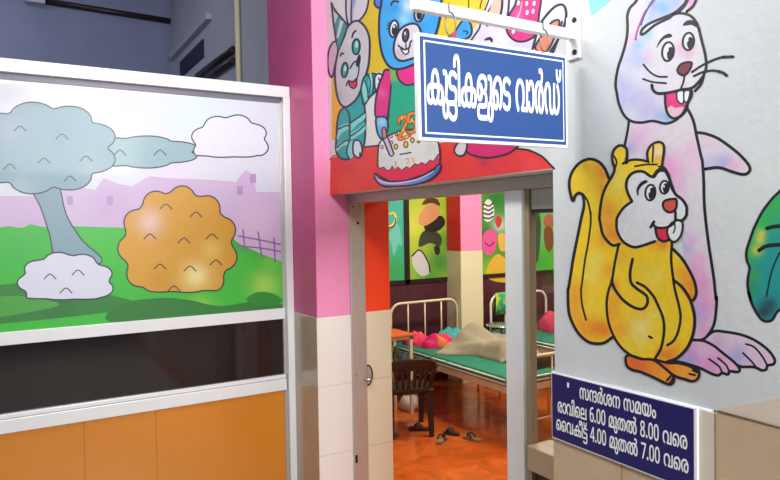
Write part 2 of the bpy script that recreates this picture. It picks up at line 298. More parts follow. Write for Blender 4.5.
'ii': (228, '-109,843 -67,843* 20,827* 59,803 116,768* 157,644* 157,542 157,0 71,0 71,525 71,565* 68,627* 59,677* 50,696 28,746* -53,779* -117,779 -141,779* -183,762* -209,730* -209,706 -209,682* -179,645* -145,645 -107,645* -77,686* -77,711 -77,734* -97,777* -116,790 -24,770 -16,760* -7,726* -7,706 -7,672* -34,614* -96,578* -149,578 -185,578* -248,608* -287,666* -287,708 -287,747* -245,808* -165,843*'),
'0': (572, '286,-12 209,-12* 103,72* 50,237* 50,357 50,482* 101,645* 206,725* 286,725 363,725* 469,641* 523,478* 523,357 523,264* 494,125* 435,34* 346,-12*|286,63 336,63* 396,116* 426,202* 435,306* 435,357 435,407* 425,509* 394,597* 335,650* 286,650 235,650* 176,597* 147,510* 138,407* 138,357 138,299* 149,193* 180,110* 238,63*'),
'4': (572, '364,0 364,162 21,162 21,237 357,718 449,718 449,241 553,241 553,162 449,162 449,0|107,241 364,241 364,466 364,486* 365,535* 367,592* 369,624 365,624 357,605* 336,566* 322,546'),
'6': (572, '297,-12 233,-12* 140,39* 82,128* 54,242* 54,305 54,389* 80,523* 132,624* 211,691* 316,725* 381,725 407,725* 451,721* 469,716 469,641 451,647* 408,653* 383,653 306,653* 202,591* 146,463* 142,363 148,363 166,391* 217,428* 280,447* 317,447 383,447* 475,392* 524,294* 524,229 524,158* 471,49* 369,-12*|296,62 364,62* 437,150* 437,229 437,300* 367,378* 299,378 253,378* 183,340* 143,280* 143,247 143,212* 164,146* 203,93* 260,62*'),
'7': (572, '137,0 430,634 44,634 44,714 523,714 523,646 233,0'),
'8': (572, '289,-12 222,-12* 114,27* 50,112* 50,181 50,222* 83,292* 149,351* 198,373 155,398* 99,453* 73,518* 73,555 73,614* 133,689* 231,725* 286,725 342,725* 440,689* 500,614* 500,554 500,518* 471,456* 411,402* 364,378 408,356* 479,303* 522,233* 522,184 522,119* 458,31* 353,-12*|287,59 349,59* 436,119* 436,183 436,214* 407,265* 343,310* 290,330 271,337 224,317* 164,270* 136,215* 136,180 136,125* 214,59*|290,412 334,430* 388,472* 414,521* 414,551 414,605* 337,654* 285,654 227,654* 159,598* 159,551 159,513* 193,464* 252,430*'),
'.': (268, '134,-12 108,-12* 72,20* 72,56 72,94* 108,124* 134,124 160,124* 196,94* 196,56 196,20* 160,-12*'),
'tta': (563, '269,566 358,566* 487,527* 536,500 489,433 449,459* 339,494* 268,494 217,494* 153,470* 122,429* 122,403 122,384* 132,358* 142,349 162,329* 244,317* 299,317 313,317 384,317* 473,287* 498,255 513,237* 528,188* 528,157 528,98* 464,29* 362,0* 305,0 42,0 42,70 270,70 323,70* 392,79* 413,95 426,105* 441,136* 441,158 441,176* 428,210* 412,221 396,233* 341,244* 293,244 270,244 201,244* 92,274* 65,307 50,325* 35,371* 35,402 35,450* 85,524* 189,566*|289,-253 235,-253* 142,-236* 59,-204* 20,-183 66,-115 96,-133* 166,-163* 248,-180* 293,-180 347,-180* 413,-156* 443,-114* 443,-88 443,-57* 402,-4* 359,12 397,68 438,57* 496,13* 528,-48* 528,-87 528,-136* 476,-211* 370,-253*'),
'nda': (954, '288,566 333,566* 399,543* 450,495* 472,456 498,268 498,0 412,0 412,292 412,349* 404,414* 390,436 373,465* 321,494* 284,494 238,494* 167,441* 127,350* 127,292 127,232* 160,142* 214,78* 247,55 189,-8 146,27* 78,110* 39,219* 39,292 39,373* 100,496* 212,566*|692,566 761,566* 855,525* 904,455* 904,411 904,379* 883,328* 838,289* 802,274 798,280 856,264* 915,191* 915,141 915,70* 820,-11* 736,-11 705,-11* 658,-4* 638,0 656,69 676,65* 707,59* 726,59 776,59* 828,98* 828,144 828,163* 814,197* 798,210 782,224* 733,240* 680,240 655,240 655,310 680,310 718,310* 776,324* 793,341 805,352* 817,383* 817,403 817,448* 749,494* 692,494 644,494* 573,465* 550,440 534,423* 511,376* 498,302* 498,243 498,80 421,80 421,243 453,436 472,473* 540,532* 635,566*'),
}

# ------------------------------------------------------------------ materials
M_WHITE = mat('white_distemper', '#cdd1d4', .6, vary=.03, scale=5, bump=.35, bscale=40)
M_PINK = mat('pink_paint', '#e78fbc', .45, vary=.04, scale=4, bump=.08)
M_RED = mat('orange_red_paint', '#f0431c', .5, vary=.03, scale=4)
M_TILEC = mat('cream_tile', '#e4dfdc', .22, vary=.02, scale=3)
M_TILEI = mat('ivory_tile', '#ded7bd', .25, vary=.03, scale=3)
M_TILET = mat('tan_tile', '#c6ac8f', .28, vary=.06, scale=8)
M_TILEL = mat('pale_tile_strip', '#d3c9bc', .3, vary=.04, scale=8)
M_GROUT = mat('grout', '#8a7360', .8)
M_GROUTL = mat('pale_grout', '#bdb2ab', .8)
M_ALU = mat('brushed_aluminium', '#c2c0ba', .38, .55, vary=.05, scale=3, stretch=(30, 30, 1))
M_ALUD = mat('weathered_aluminium', '#b8b1ac', .42, .5, vary=.06, scale=6, stretch=(20, 20, 1))
M_ALUW = mat('white_aluminium', '#e9ebee', .32, .1, vary=.02)
M_BEAD = mat('grey_bead', '#6d6a78', .45, .3)
M_DARK = mat('dark_hole', '#14110f', .7)
M_DGLASS = mat('smoked_glass', '#221a1d', .06, vary=.15, scale=2.2, coat=.4)
M_ORANGE = mat('orange_laminate', '#d08227', .26, vary=.06, scale=1.4, coat=.3)
M_SLATE = mat('blue_grey_plaster', '#7d84a6', .7, vary=.08, scale=2)
M_SLATE2 = mat('grey_plaster', '#b2b4c4', .7, vary=.06, scale=3)
M_CEIL = mat('ceiling_white', '#e6e6e4', .7, vary=.02)
M_MAROON = mat('maroon_laminate', '#4f2631', .35, vary=.1, scale=5, stretch=(6, 6, .6))
M_BLACK = mat('dark_brown_frame', '#231a1a', .4)
M_CREAM = mat('cream_wall', '#d8d0ac', .5, vary=.03)
M_CREAMPAINT = mat('cream_enamel', '#d8cda6', .35, .05, vary=.05, scale=20)
M_WENAMEL = mat('white_enamel', '#e9e8e2', .3, vary=.02)
M_GREENSHEET = mat('green_rexine', '#08755a', .55, vary=.08, scale=9, bump=.2, bscale=12)
M_PIPING = mat('pale_piping', '#e2efe8', .5, vary=.05)
M_CHAIR = mat('brown_plastic', '#2b1c19', .38, vary=.08, scale=12)
M_STEEL = mat('stainless_steel', '#b9bcbd', .25, .85, vary=.05)
M_WSIGN = mat('white_sign_edge', '#f2f3f6', .35)
M_BLUE = mat('sign_blue', '#264d8e', .3, vary=.02, scale=2)
M_NAVY = mat('sign_navy', '#201b62', .35, vary=.03, scale=3)
M_LETTER = mat('white_lettering', '#f4f5f7', .4)
M_WIRE = mat('grey_wire', '#7b7c7c', .35, .8)
M_RUBBER = mat('dark_rubber', '#2b2220', .6, vary=.1)
M_SOLE = mat('tan_sole', '#8d6a45', .6, vary=.15, scale=30)

# floor tile material
def floor_mat():
    m = bpy.data.materials.new('glossy_terracotta_tile'); m.use_nodes = True
    nt = m.node_tree; b = nt.nodes['Principled BSDF']; b.inputs['Roughness'].default_value = .2
    b.inputs['Coat Weight'].default_value = .15
    tc = nt.nodes.new('ShaderNodeTexCoord')
    br = nt.nodes.new('ShaderNodeTexBrick'); br.offset = 0; br.inputs['Scale'].default_value = 1
    br.inputs['Brick Width'].default_value = .4; br.inputs['Row Height'].default_value = .4; br.inputs['Mortar Size'].default_value = .0025
    br.inputs['Color1'].default_value = lin('#cf6426') + (1,); br.inputs['Color2'].default_value = lin('#c1571c') + (1,); br.inputs['Mortar'].default_value = lin('#a8542c') + (1,)
    nt.links.new(tc.outputs['Object'], br.inputs['Vector'])
    n = nt.nodes.new('ShaderNodeTexNoise'); n.inputs['Scale'].default_value = 5; n.inputs['Detail'].default_value = 6; n.inputs['Distortion'].default_value = 1.2
    nt.links.new(tc.outputs['Object'], n.inputs['Vector'])
    mr = nt.nodes.new('ShaderNodeMapRange'); mr.inputs[1].default_value = .3; mr.inputs[2].default_value = .7; mr.inputs[3].default_value = .72; mr.inputs[4].default_value = 1.18
    nt.links.new(n.outputs['Fac'], mr.inputs[0])
    mx = nt.nodes.new('ShaderNodeVectorMath'); mx.operation = 'SCALE'
    nt.links.new(br.outputs['Color'], mx.inputs[0]); nt.links.new(mr.outputs[0], mx.inputs['Scale']); nt.links.new(mx.outputs[0], b.inputs['Base Color'])
    return m
M_FLOOR = floor_mat()

# ------------------------------------------------------------------ setting
XW = 1.762          # face of the white wall (faces -x)
XB = 2.20          # its far side, in the ward
YR = 3.728         # reveal of the doorway, right face of the pillar
XP = 1.653         # front of the pillar
YP = 4.151         # face of the partition
DADO = 1.35
LZ = 2.145         # underside of the lintel
YE = 1.756         # near edge of the doorway
struct('floor', MB().box((1.7, -3.5, -.1), (9, 9, 0)), M_FLOOR)
struct('floor', MB().box((-4, -3.5, -.1), (1.7, 9, 0)), mat('grey_corridor_tile', '#a8a29a', .3, vary=.05))
struct('ceiling', MB().box((-4, YP-.06, 5.2), (XB, 9, 5.3)), M_CEIL)
struct('ceiling', MB().box((XB, -3.5, 3.6), (9, 7, 3.7)), M_CEIL)
struct('wall_right', MB().box((XW, -3.5, 0), (XB, YE, 4.6), .006, 2), M_WHITE)
struct('wall_lintel', MB().box((XW, YE-.002, LZ), (XB, YR, 4.6), .004, 2), M_WHITE)
# pillar: pink paint above, tile below
pil = struct('wall_pillar', MB().box((XP, YR, DADO), (1.98, 4.527, 5.2), .004), M_PINK)
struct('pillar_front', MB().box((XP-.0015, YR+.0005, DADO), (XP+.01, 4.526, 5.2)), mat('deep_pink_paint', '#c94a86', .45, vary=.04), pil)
struct('pillar_reveal', MB().box((1.98, YR+.001, DADO), (XB, 4.527, 5.2)), M_RED, pil)
struct('front_tile', MB().box((XP-.0055, YR-.0035, 0), (XP+.01, 4.526, DADO-.001), .002), mat('shaded_front_tile', '#bba592', .18, vary=.08, scale=3), pil)  # browner tile colour carries the shade and reflection on the front face
struct('pillar_tile', MB().box((XP-.004, YR-.004, 0), (1.96, 4.527, DADO), .003), M_TILEC, pil)
struct('reveal_tile', MB().box((1.96, YR-.003, 0), (XB+.004, 4.527, DADO+.008), .003), M_TILEI, pil)
g = MB()
for z in (.45, .90):
    g.box((XP-.007, YR-.0055, z-.0012), (XB+.0055, YR+.4, z+.0012))
struct('tile_joint', g, M_GROUTL, pil)
struct('wall_side', MB().box((1.75, 4.527, 0), (XB, 8.4, 5.2)), M_SLATE2)
struct('wall_back', MB().box((XB, 6.4, 0), (9, 6.55, 3.7)), M_CREAM)
struct('wall_rear', MB().box((-4, 8.3, 0), (1.75, 8.4, 5.2)), M_SLATE)
struct('wall_left', MB().box((-4.1, YP-.06, 0), (-4, 8.4, 5.2)), M_SLATE)
struct('wall_far', MB().box((9, -3.5, 0), (9.1, 6.55, 3.7)), M_CREAM)
struct('wall_near', MB().box((XB, -3.6, 0), (9, -3.5, 3.7)), M_CREAM)

# dado of tan tile on the white wall, with its joints, and the bare tile at the right above it
dz = 1.374
d = MB(); dx = XW-.006
d.box((dx, 1.106, 0), (XW+.01, YE+.003, dz), .003)
dado = struct('wall_dado', d, M_TILET)
d = MB().box((dx+.001, -1.5, 0), (XW+.01, 1.104, dz+.012), .002)
struct('tile', d, M_TILET, dado)
d = MB()
tri = [at(0, dx+.002, *q) for q in ((717.5, 410), (735, 405.5), (757, 402.5), (780, 397.5), (800, 393), (830, 384), (830, 439), (780, 426.6))]
d.prism(tri, (.004, 0, 0))
struct('bare_tile', d, mat('beige_tile', '#d6c8b6', .28, vary=.05, scale=8), dado)
d = MB().box((dx-.0008, 1.107, 0), (dx+.004, 1.179, dz+.001))
struct('tile_strip', d, M_TILEL, dado)
d = MB()
d.box((dx-.001, 1.1035, 0), (dx+.004, 1.1065, dz+.012))
d.box((dx-.0009, 1.437, 0), (dx+.004, 1.440, dz))
d.box((dx-.0009, 1.107, .924), (dx+.004, YE, .9265))
struct('tile_joint', d, M_GROUT, dado)
d = MB(); e0 = at(0, dx-.001, 717.5, 411); e1 = at(0, dx-.001, 830, 440)
d.tube([e0, e1], .0025, 6)
struct('tile_joint', d, M_GROUT, dado)
d = MB()   # rounded plaster lip where the paint meets the dado
d.tube([(XW-.002, 1.101, dz+.004), (XW-.002, YE, dz)], .005, 8)
struct('plaster_lip', d, M_WHITE, dado)

# ------------------------------------------------------------------ aluminium door frame and side light
df = struct('door_1', MB().box((1.885, YE, LZ-.058), (1.985, YR-.014, LZ-.001), .003), M_ALUD)
jb = struct('door_jamb', MB().box((1.893, YR-.016, 0), (2.003, YR-.001, LZ-.058), .003), M_ALU, df)
m = MB(); m.mi = 0
for q, rr in (((352.5, 206.5), .006), ((360, 206), .005), ((358, 223), .009), ((356.5, 375), .004)):
    p = at(1, YR-.016, *q); m.tube([(p.x, YR-.0175, p.z), (p.x, YR-.013, p.z)], rr, 12)
p = at(1, YR-.016, 356.5, 459); m.box((p.x-.009, YR-.018, p.z-.026), (p.x+.009, YR-.012, p.z+.026))
struct('screw_hole', m, M_DARK, jb)
# half-round latch plate at the edge of the jamb
m = MB(); c = Vector((2.003, YR-.017, .935)); R_ = .068
arc = [c + Vector((R_*.55*math.cos(a), 0, R_*math.sin(a))) for a in [-PI/2+PI*i/14 for i in range(15)]]
m.prism(arc, (0, -.004, 0))
lt = struct('latch', m, M_ALU, jb)
m = MB().tube([p_ + Vector((0, -.004, 0)) for p_ in arc], .005, 8)
struct('latch_rim', m, M_DARK, lt)
m = MB().tube([(1.985, YR-.018, .915), (1.985, YR-.045, .915), (2.02, YR-.05, .905)], .008, 8)
struct('latch_knob', m, M_STEEL, lt)
ps = struct('door_post', MB().box((1.875, 2.052, 0), (1.905, 2.163, LZ-.058), .004), M_ALUW, df)
struct('post_stop', MB().box((1.893, 2.026, 0), (1.932, 2.055, LZ-.058), .003), mat('bronze_aluminium', '#a39275', .45, .15), df)
# fixed side light
w = struct('window_1', MB().box((1.90, YE, 2.0), (1.96, 2.02, LZ-.058), .003), M_ALUD)
struct('window_head', MB().box((1.905, YE, 1.985), (1.955, 2.0195, 2.002)), M_BLACK, w)
struct('window_sill', MB().box((1.862, YE+.002, .885), (2.0, 2.0195, .99), .006), mat('beige_sill', '#b79a80', .5, vary=.06), w)
struct('window_panel', MB().box((1.91, YE+.002, 0), (1.95, 2.0195, .884)), mat('brown_panel', '#4a2418', .45, vary=.1), w)
gl = mat('clear_glass', '#ffffff', .02)
nt = gl.node_tree; b = nt.nodes['Principled BSDF']
tr = nt.nodes.new('ShaderNodeBsdfTransparent'); tr.inputs[0].default_value = (.93, .95, .94, 1)
gs = nt.nodes.new('ShaderNodeBsdfGlossy'); gs.inputs['Roughness'].default_value = .02
fr0 = nt.nodes.new('ShaderNodeLayerWeight'); fr0.inputs[0].default_value = .5
pw5 = nt.nodes.new('ShaderNodeMath'); pw5.operation = 'POWER'; pw5.inputs[1].default_value = 4
nt.links.new(fr0.outputs['Facing'], pw5.inputs[0])
fr = nt.nodes.new('ShaderNodeMath'); fr.operation = 'MULTIPLY_ADD'; fr.inputs[1].default_value = .8; fr.inputs[2].default_value = .035
nt.links.new(pw5.outputs[0], fr.inputs[0])
mxs = nt.nodes.new('ShaderNodeMixShader')
nt.links.new(fr.outputs[0], mxs.inputs[0]); nt.links.new(tr.outputs[0], mxs.inputs[1]); nt.links.new(gs.outputs[0], mxs.inputs[2])
nt.links.new(mxs.outputs[0], nt.nodes['Material Output'].inputs[0])
struct('glass_pane', MB().box((1.928, YE+.002, .99), (1.932, 2.0195, 1.986)), gl, w)

# ------------------------------------------------------------------ aluminium partition with the printed picture
X0 = -.9
pt = thing('partition', 'aluminium partition on the left with a printed meadow picture, smoked glass strip and orange panel', 'partition', (.4, YP, 0))
def part(name, mb, m, parent, **kw):
    o = mb.build(name, m, None, **kw); o.parent = parent
    if parent.type == 'EMPTY': o.matrix_parent_inverse = Matrix.LocRotScale(parent.location, parent.rotation_euler, None).inverted()
    return o
part('rail', MB().box((X0, YP-.045, 2.825), (XP-.005, YP+.03, 2.900), .003), M_ALUW, pt, label='white top rail')
part('bead', MB().box((X0, YP-.006, 2.788), (1.595, YP+.012, 2.8255), .002), M_BEAD, pt)
part('rail', MB().box((X0, YP-.02, 1.302), (1.592, YP+.03, 1.376), .003), M_ALUW, pt)
part('rail', MB().box((X0, YP-.026, .808), (1.592, YP+.03, .886), .003).box((X0, YP-.018, .889), (1.592, YP+.03, .914), .003), M_ALUW, pt)
st = part('stile', MB().box((1.602, YP-.045, 0), (XP-.003, YP+.03, 2.8255), .003), M_ALUW, pt)
part('bead', MB().box((1.580, YP-.014, .914), (1.6015, YP+.02, 2.788), .002), M_ALU, pt)
part('bead', MB().box((1.580, YP-.014, 0), (1.6015, YP+.02, .808), .002), M_ALUD, pt)
part('glass_strip', MB().box((X0, YP+.004, .914), (1.580, YP+.010, 1.302)), M_DGLASS, pt)
lp = part('lower_panel', MB().box((X0, YP-.004, 0), (1.580, YP+.012, .808)), M_ORANGE, pt, label='glossy orange laminate panel')
m = MB()
for x in (-.38, .318, .726): m.box((x-.0015, YP-.0046, 0), (x+.0015, YP+.002, .806))
part('panel_joint', m, mat('orange_joint', '#9c5a1c', .5), lp)
part('picture_board', MB().box((X0, YP-.002, 1.376), (1.580, YP+.012, 2.788)), M_WSIGN, pt)

# dim room behind the partition, seen over its top
def tubeobj(name, pts, r, m, label, cat, group=None):
    return MB().tube(pts, r, 10).build(name, m, label=label, cat=cat, group=group)
a = at(1, 8.27, 45, 1); b = at(1, 8.27, 170, 21)
tubeobj('conduit', [(a.x, 8.275, a.z), (b.x, 8.275, b.z)], .035, M_BLACK, 'black conduit running level on the dark back wall above the partition', 'pipe')
box('junction_box', (a.x-.2, 8.2, a.z-.05), (a.x, 8.3, a.z+.1), M_SLATE2, bev=.01, label='grey junction box at the left end of the black conduit', cat='box')
tubeobj('drain_pipe', [(1.72, 5.47, 2.2), (1.72, 5.47, 5.2)], .022, M_CREAM, 'thin pale upright pipe on the grey wall beside the pink pillar', 'pipe')
for i, (dz_, wh) in enumerate(((0, 'upper'), (-.10, 'lower'))):
    p0 = at(0, 1.72, 197, 76); p1 = at(0, 1.72, 233, 49)
    tubeobj('wall_pipe', [(1.722, p0.y, p0.z+dz_), (1.722, p1.y, p1.z+dz_)], .03, M_BLACK, wh+' of two dark level pipes on the grey side wall behind the partition', 'pipe', 'pipes behind the partition')
p0 = at(0, 1.75, 181, 64); p1 = at(0, 1.75, 204, 41); p2 = at(0, 1.75, 204, 55)
vt = box('vent_opening', (1.735, p1.y, p2.z-.02), (1.7505, p0.y, p1.z+.02), mat('dark_blue_void', '#23273f', .8), label='dark rectangular vent opening high on the grey side wall', cat='vent')
m = MB()
m.box((1.70, p1.y-.3, p1.z+.14), (1.752, 8.2, p1.z+.2))
m.build('wall_ledge', M_SLATE2, label='narrow plaster ledge running above the dark vent opening', cat='ledge')

# ------------------------------------------------------------------ paintings on the white wall
INK = '#1a1a20'
# --- rabbit
root = thing('painted_rabbit', 'tall pink and lavender laughing rabbit painted on the white wall', 'wall painting', (XW, 1.2, 1.5))
def pbuild(P, name, parent, m=None, **kw):
    o = P.build(name, m, None, **kw); o.parent = parent
    if parent.type == 'EMPTY': o.matrix_parent_inverse = Matrix.LocRotScale(parent.location, parent.rotation_euler, None).inverted()
    return o
P = Paint(0, XW, .0006); P.soft = .72
B2 = lambda *p: K(605, 80, 5, *p)
A1 = lambda *p: K(605, 0, 5, *p)
C3 = lambda *p: K(555, 130, 5, *p)
C4 = lambda *p: K(555, 200, 5, *p)
C5 = lambda *p: K(555, 290, 5, *p)
C6 = lambda *p: K(624, 220, 5, *p)
C7 = lambda *p: K(624, 290, 5, *p)
C8 = lambda *p: K(624, 150, 5, *p)
LAV, PNK, BLU, WHT, PUR = '#b9b7dc', '#dfa3cc', '#78b4dc', '#d9d9e0', '#9d9fd8'
# back foot, front foot
bf = C7((340,250),(400,235),(450,205),(510,210),(590,225),(660,255),(720,300),(752,345),(748,370),(717,378),(712,395),(690,402),(650,385),(590,384),(540,360),(450,290))
P.fill(bf, '#d9c3d8', [(*C7((560,330))[0], '#8f8fd2', 12, .9), (*C7((500,240))[0], '#d8bfd2', 14), (*C7((690,340))[0], '#d6b4cc', 10), (*C7((470,270))[0], '#c3a3cf', 9)])
P.line(C7((400,245),(450,207),(510,210),(590,225),(660,255),(720,300),(752,345),(748,370),(717,378),(712,395),(690,402),(650,385),(590,384),(560,372)), 2.9, INK)
P.line(C7((610,270),(650,285),(690,330),(717,378)), 2, INK); P.line(C7((595,315),(640,360),(665,392)), 2, INK)
ff = C7((345,250),(400,255),(450,280),(500,320),(550,360),(578,395),(568,410),(530,406),(520,422),(490,415),(470,427),(430,415),(380,390),(300,365),(250,355),(330,290))
P.fill(ff, '#dca2cf', [(*C7((290,345))[0], '#8ea6dc', 10), (*C7((350,330))[0], '#d66fc0', 9), (*C7((400,290))[0], '#dcc2d8', 11), (*C7((430,370))[0], '#d98cc8', 9), (*C7((530,380))[0], '#dcb4cc', 9), (*C7((330,350))[0], '#7fb2dc', 7, .7)])
P.line(C7((345,250),(400,255),(450,280),(500,320),(550,360),(578,395),(568,410),(530,406),(520,422),(490,415),(470,427),(430,415),(380,390),(300,365),(250,355)), 2.8, INK)
P.line(C7((425,345),(475,382),(492,416)), 2, INK); P.line(C7((470,340),(510,375),(527,412)), 2, INK)
pbuild(P, 'foot', root)
# arm
arm = B2((455,262),(500,268),(560,290),(620,330),(680,380),(722,432),(718,462),(690,472),(640,460),(570,438),(500,445),(470,440))
P.fill(arm, '#d3ccd6', [(*B2((590,415))[0], '#8d94dc', 9), (*B2((520,420))[0], '#a9aee0', 9, .8), (*B2((640,430))[0], '#e0a9d2', 9), (*B2((520,310))[0], '#dcc6d2', 12)])
P.line(B2((452,262),(500,268),(560,290),(620,330),(680,380),(722,432),(718,462),(690,472),(640,460),(570,438),(500,445)), 3.1, INK)
pbuild(P, 'arm', root)
# body
body = B2((120,205),(112,260),(98,330)) + C3((352,20),(345,130),(400,230),(600,330)) + C5((690,50),(700,150),(690,250)) + C7((350,250),(390,248),(420,225),(450,170),(462,80),(460,0)) + C6((463,480),(460,400),(450,300),(435,200),(420,100),(400,0)) + C8((408,350),(400,250),(398,150),(390,60),(375,0)) + B2((480,380),(460,290),(440,200),(405,130),(300,150))
P.fill(body, '#d5cfd8', [(*B2((170,290))[0], '#e0a6d2', 12), (*B2((310,430))[0], '#e096cd', 14), (*B2((125,340))[0], '#a9a6dc', 7), (*B2((440,350))[0], '#e2b4d2', 11), (*B2((230,240))[0], '#dcb9d6', 10, .7),
    (*C8((230,110))[0], '#e29bce', 14), (*C8((260,180))[0], '#dfa6d2', 10), (*C8((350,60))[0], '#e0bcd4', 10),
    (*C6((300,140))[0], '#9aa5de', 10), (*C6((330,100))[0], '#d9a9d6', 8), (*C6((350,250))[0], '#e08cc4', 12), (*C6((390,330))[0], '#dd7fc0', 13), (*C6((380,430))[0], '#dc86c4', 12), (*C6((360,460))[0], '#98a4de', 8, .8),
    (*C7((380,120))[0], '#9fa8e0', 9), (*C7((430,80))[0], '#de93cc', 11), (*C7((400,200))[0], '#dc8ccb', 12), (*C6((420,170))[0], '#dccbd9', 8), (*C6((370,200))[0], '#dfa0d0', 8)], grid=3, sm=False)
P.line(B2((120,205),(112,260),(98,330),(92,380)), 2.6, INK)
P.line(B2((405,130),(440,200),(460,290),(480,380)) + C8((392,60),(398,150),(400,250),(406,330)) + C6((420,100),(435,200),(450,300),(460,400)) + C7((462,30),(462,80),(450,170),(420,225),(390,248),(350,250)), 3, INK)
pbuild(P, 'body', root)
# head with ears (they run on above the photograph)
head = [(645,-18),(636,2)] + A1((125,40),(112,80),(113,130),(110,180),(100,230),(85,280),(68,330),(57,380),(53,430)) + B2((58,60),(70,120),(95,175),(130,205),(180,213),(240,205),(300,218),(340,208),(370,188),(400,160),(412,125),(430,85),(480,20)) + A1((495,370),(505,330),(500,270),(485,210),(470,150),(455,110),(425,78),(410,62),(440,30),(455,0)) + [(703,-25),(699,-50),(680,-60),(660,-45)]
P.fill(head, '#d6d5dd', [(622,85,'#b3b6e2',14),(630,60,'#bcb9de',12),(640,100,'#b9b4dd',16),(622,100,'#b2b9e4',12),(650,112,'#b7b6e0',13),(668,118,'#5fa5dc',6),(660,116,'#93b0dc',7),
    (637,46,'#72b6e0',7),(645,34,'#86bcdf',8),(640,60,'#9fb9e2',8),(630,38,'#dfb3d6',7),(633,22,'#dcd0da',8),(648,56,'#e2b2d6',7,.8),(655,92,'#c9bfdc',12,.7),
    (655,6,'#79a8e0',9),(665,8,'#62a4dc',9),(652,18,'#9db4e4',7),(640,12,'#ddd0da',6),(676,2,'#8fa8e0',8),(690,2,'#e27fc8',5),(695,-4,'#e27fc8',6),
    (680,48,'#e0a3c6',6,.9),(688,53,'#e39cc2',6,.9),(692,50,'#e6a9c6',5,.7),(665,40,'#dddbe0',10),(670,80,'#dcd4dc',12)], grid=2.5)
P.fill(A1((180,172),(186,150),(210,125),(250,105),(300,85),(345,70),(330,90),(300,100),(250,125),(205,162)), '#dcd8e4')
P.line(A1((262,-20),(235,18),(200,60),(178,110),(160,160),(153,198)), 2, '#b0508f')
P.line(A1((252,-15),(225,22),(196,80),(180,125)), 1.6, '#3a4a86')
P.line([(645,-18),(637,0)] + A1((125,40),(112,80),(113,130),(110,180),(100,230),(85,280),(68,330),(57,380),(53,430)) + B2((58,60),(70,120),(95,175),(130,205),(180,213),(240,205),(300,218),(340,208),(370,188),(400,160),(412,125)), 2.8, INK)
P.line(A1((412,-10),(395,22),(350,62),(300,85),(250,105),(210,125),(185,150),(180,172),(200,165),(250,125),(300,100),(322,90),(335,78),(350,70),(380,66),(425,78),(455,110),(470,150),(485,210),(500,270),(506,330),(495,370)) + B2((480,20),(450,55)), 2.8, INK)
P.line(A1((460,-10),(440,30),(408,58)), 2.8, INK); P.line(A1((420,-8),(400,30),(370,62)), 1.8, INK)
# eyes, brows, nose
P.shape(A1(*ell(315,258,29,47,.12)), '#d8dce4', w=2.2); P.fill(A1(*ell(327,268,17,34,.1)), INK); P.fill(A1(*ell(313,250,5,9)), '#e5e8ee')
P.shape(A1(*ell(417,207,28,43,.1)), '#d8dce4', w=2.2); P.fill(A1(*ell(426,214,16,30,.1)), INK); P.fill(A1(*ell(412,200,5,8)), '#e5e8ee')
P.fill(A1((258,242),(268,210),(290,182),(318,168),(335,175),(330,186),(300,193),(278,212)), INK)
P.fill(A1((390,128),(402,108),(425,100),(450,106),(468,125),(478,150),(455,136),(430,124)), INK)
P.shape(A1((362,350),(375,325),(400,313),(432,312),(430,335),(412,365),(392,377),(370,368)), '#7c3346', w=2.2)
P.line(A1((398,378),(392,410),(380,440)), 1.8, INK)
P.line(A1((192,322),(225,360),(265,382),(310,384)), 1.9, INK); P.line(A1((190,395),(240,410),(305,416)), 1.9, INK)
# mouth
P.fill(B2((300,65),(340,62),(385,55),(430,52),(428,85),(408,120),(385,165),(350,190),(318,175),(303,130)), '#e0357e')
P.fill(B2((310,150),(330,128),(350,140),(375,135),(398,140),(378,172),(350,188),(322,176)), '#dcb9c4')
P.shape(B2((362,58),(392,56),(392,112),(375,116),(360,95)), '#e2e6ec', w=1.6); P.shape(B2((396,58),(424,55),(418,95),(408,110),(396,104)), '#e2e6ec', w=1.6)
P.line(B2((234,25),(240,50),(262,66),(300,66),(345,58),(385,48),(430,42),(460,20),(492,-20)), 3, INK)
P.line(B2((300,66),(303,130),(318,175),(350,192),(388,168),(412,118),(432,80),(434,55)), 2.6, INK)
P.line(A1((435,360),(480,330),(540,300),(590,285),(640,283)), 2.2, INK); P.line(A1((445,380),(490,360),(540,352),(585,362),(608,378)), 2.2, INK)
P.line(A1((590,285),(640,283)), 2.8, INK); P.line(A1((565,356),(590,364),(608,378)), 3, INK)
pbuild(P, 'head', root)

# --- squirrel
root = thing('painted_squirrel', 'yellow squirrel with curled bushy tail painted in front of the tall rabbit', 'wall painting', (XW, 1.4, 1.5))
P = Paint(0, XW, P.off+.0001); P.soft = .7
Y, O, RO, LY = '#ecc727', '#e8922c', '#df6328', '#e4d56a'
tail = C3((88,354),(72,290),(75,240),(95,195),(130,160),(175,145),(220,160),(250,195),(268,240),(285,300)) + C4((270,120),(320,225),(300,310),(285,400),(268,450)) + C5((262,80),(285,235),(250,262),(210,268),(165,258),(120,220),(85,160),(68,100),(65,0)) + C4((68,440),(78,380),(90,300),(110,200),(130,90)) + C3((138,440),(145,380),(140,330),(120,315),(100,330))
P.fill(tail, Y, [(*C3((240,220))[0], RO, 8), (*C3((215,180))[0], O, 7), (*C3((155,180))[0], O, 3), (*C3((120,290))[0], '#e4c236', 9), (*C3((230,290))[0], O, 6),
    (*C4((110,440))[0], O, 8), (*C4((205,300))[0], LY, 8), (*C4((195,380))[0], LY, 8, .8), (*C4((270,350))[0], O, 8), (*C4((245,200))[0], O, 9),
    (*C5((100,110))[0], O, 9), (*C5((110,50))[0], '#e27f2a', 8), (*C5((180,70))[0], '#e6c73a', 10), (*C5((200,190))[0], RO, 10), (*C5((250,200))[0], RO, 9), (*C5((150,200))[0], O, 10), (*C5((130,170))[0], O, 8), (*C4((170,100))[0], '#e4c52c', 8)])
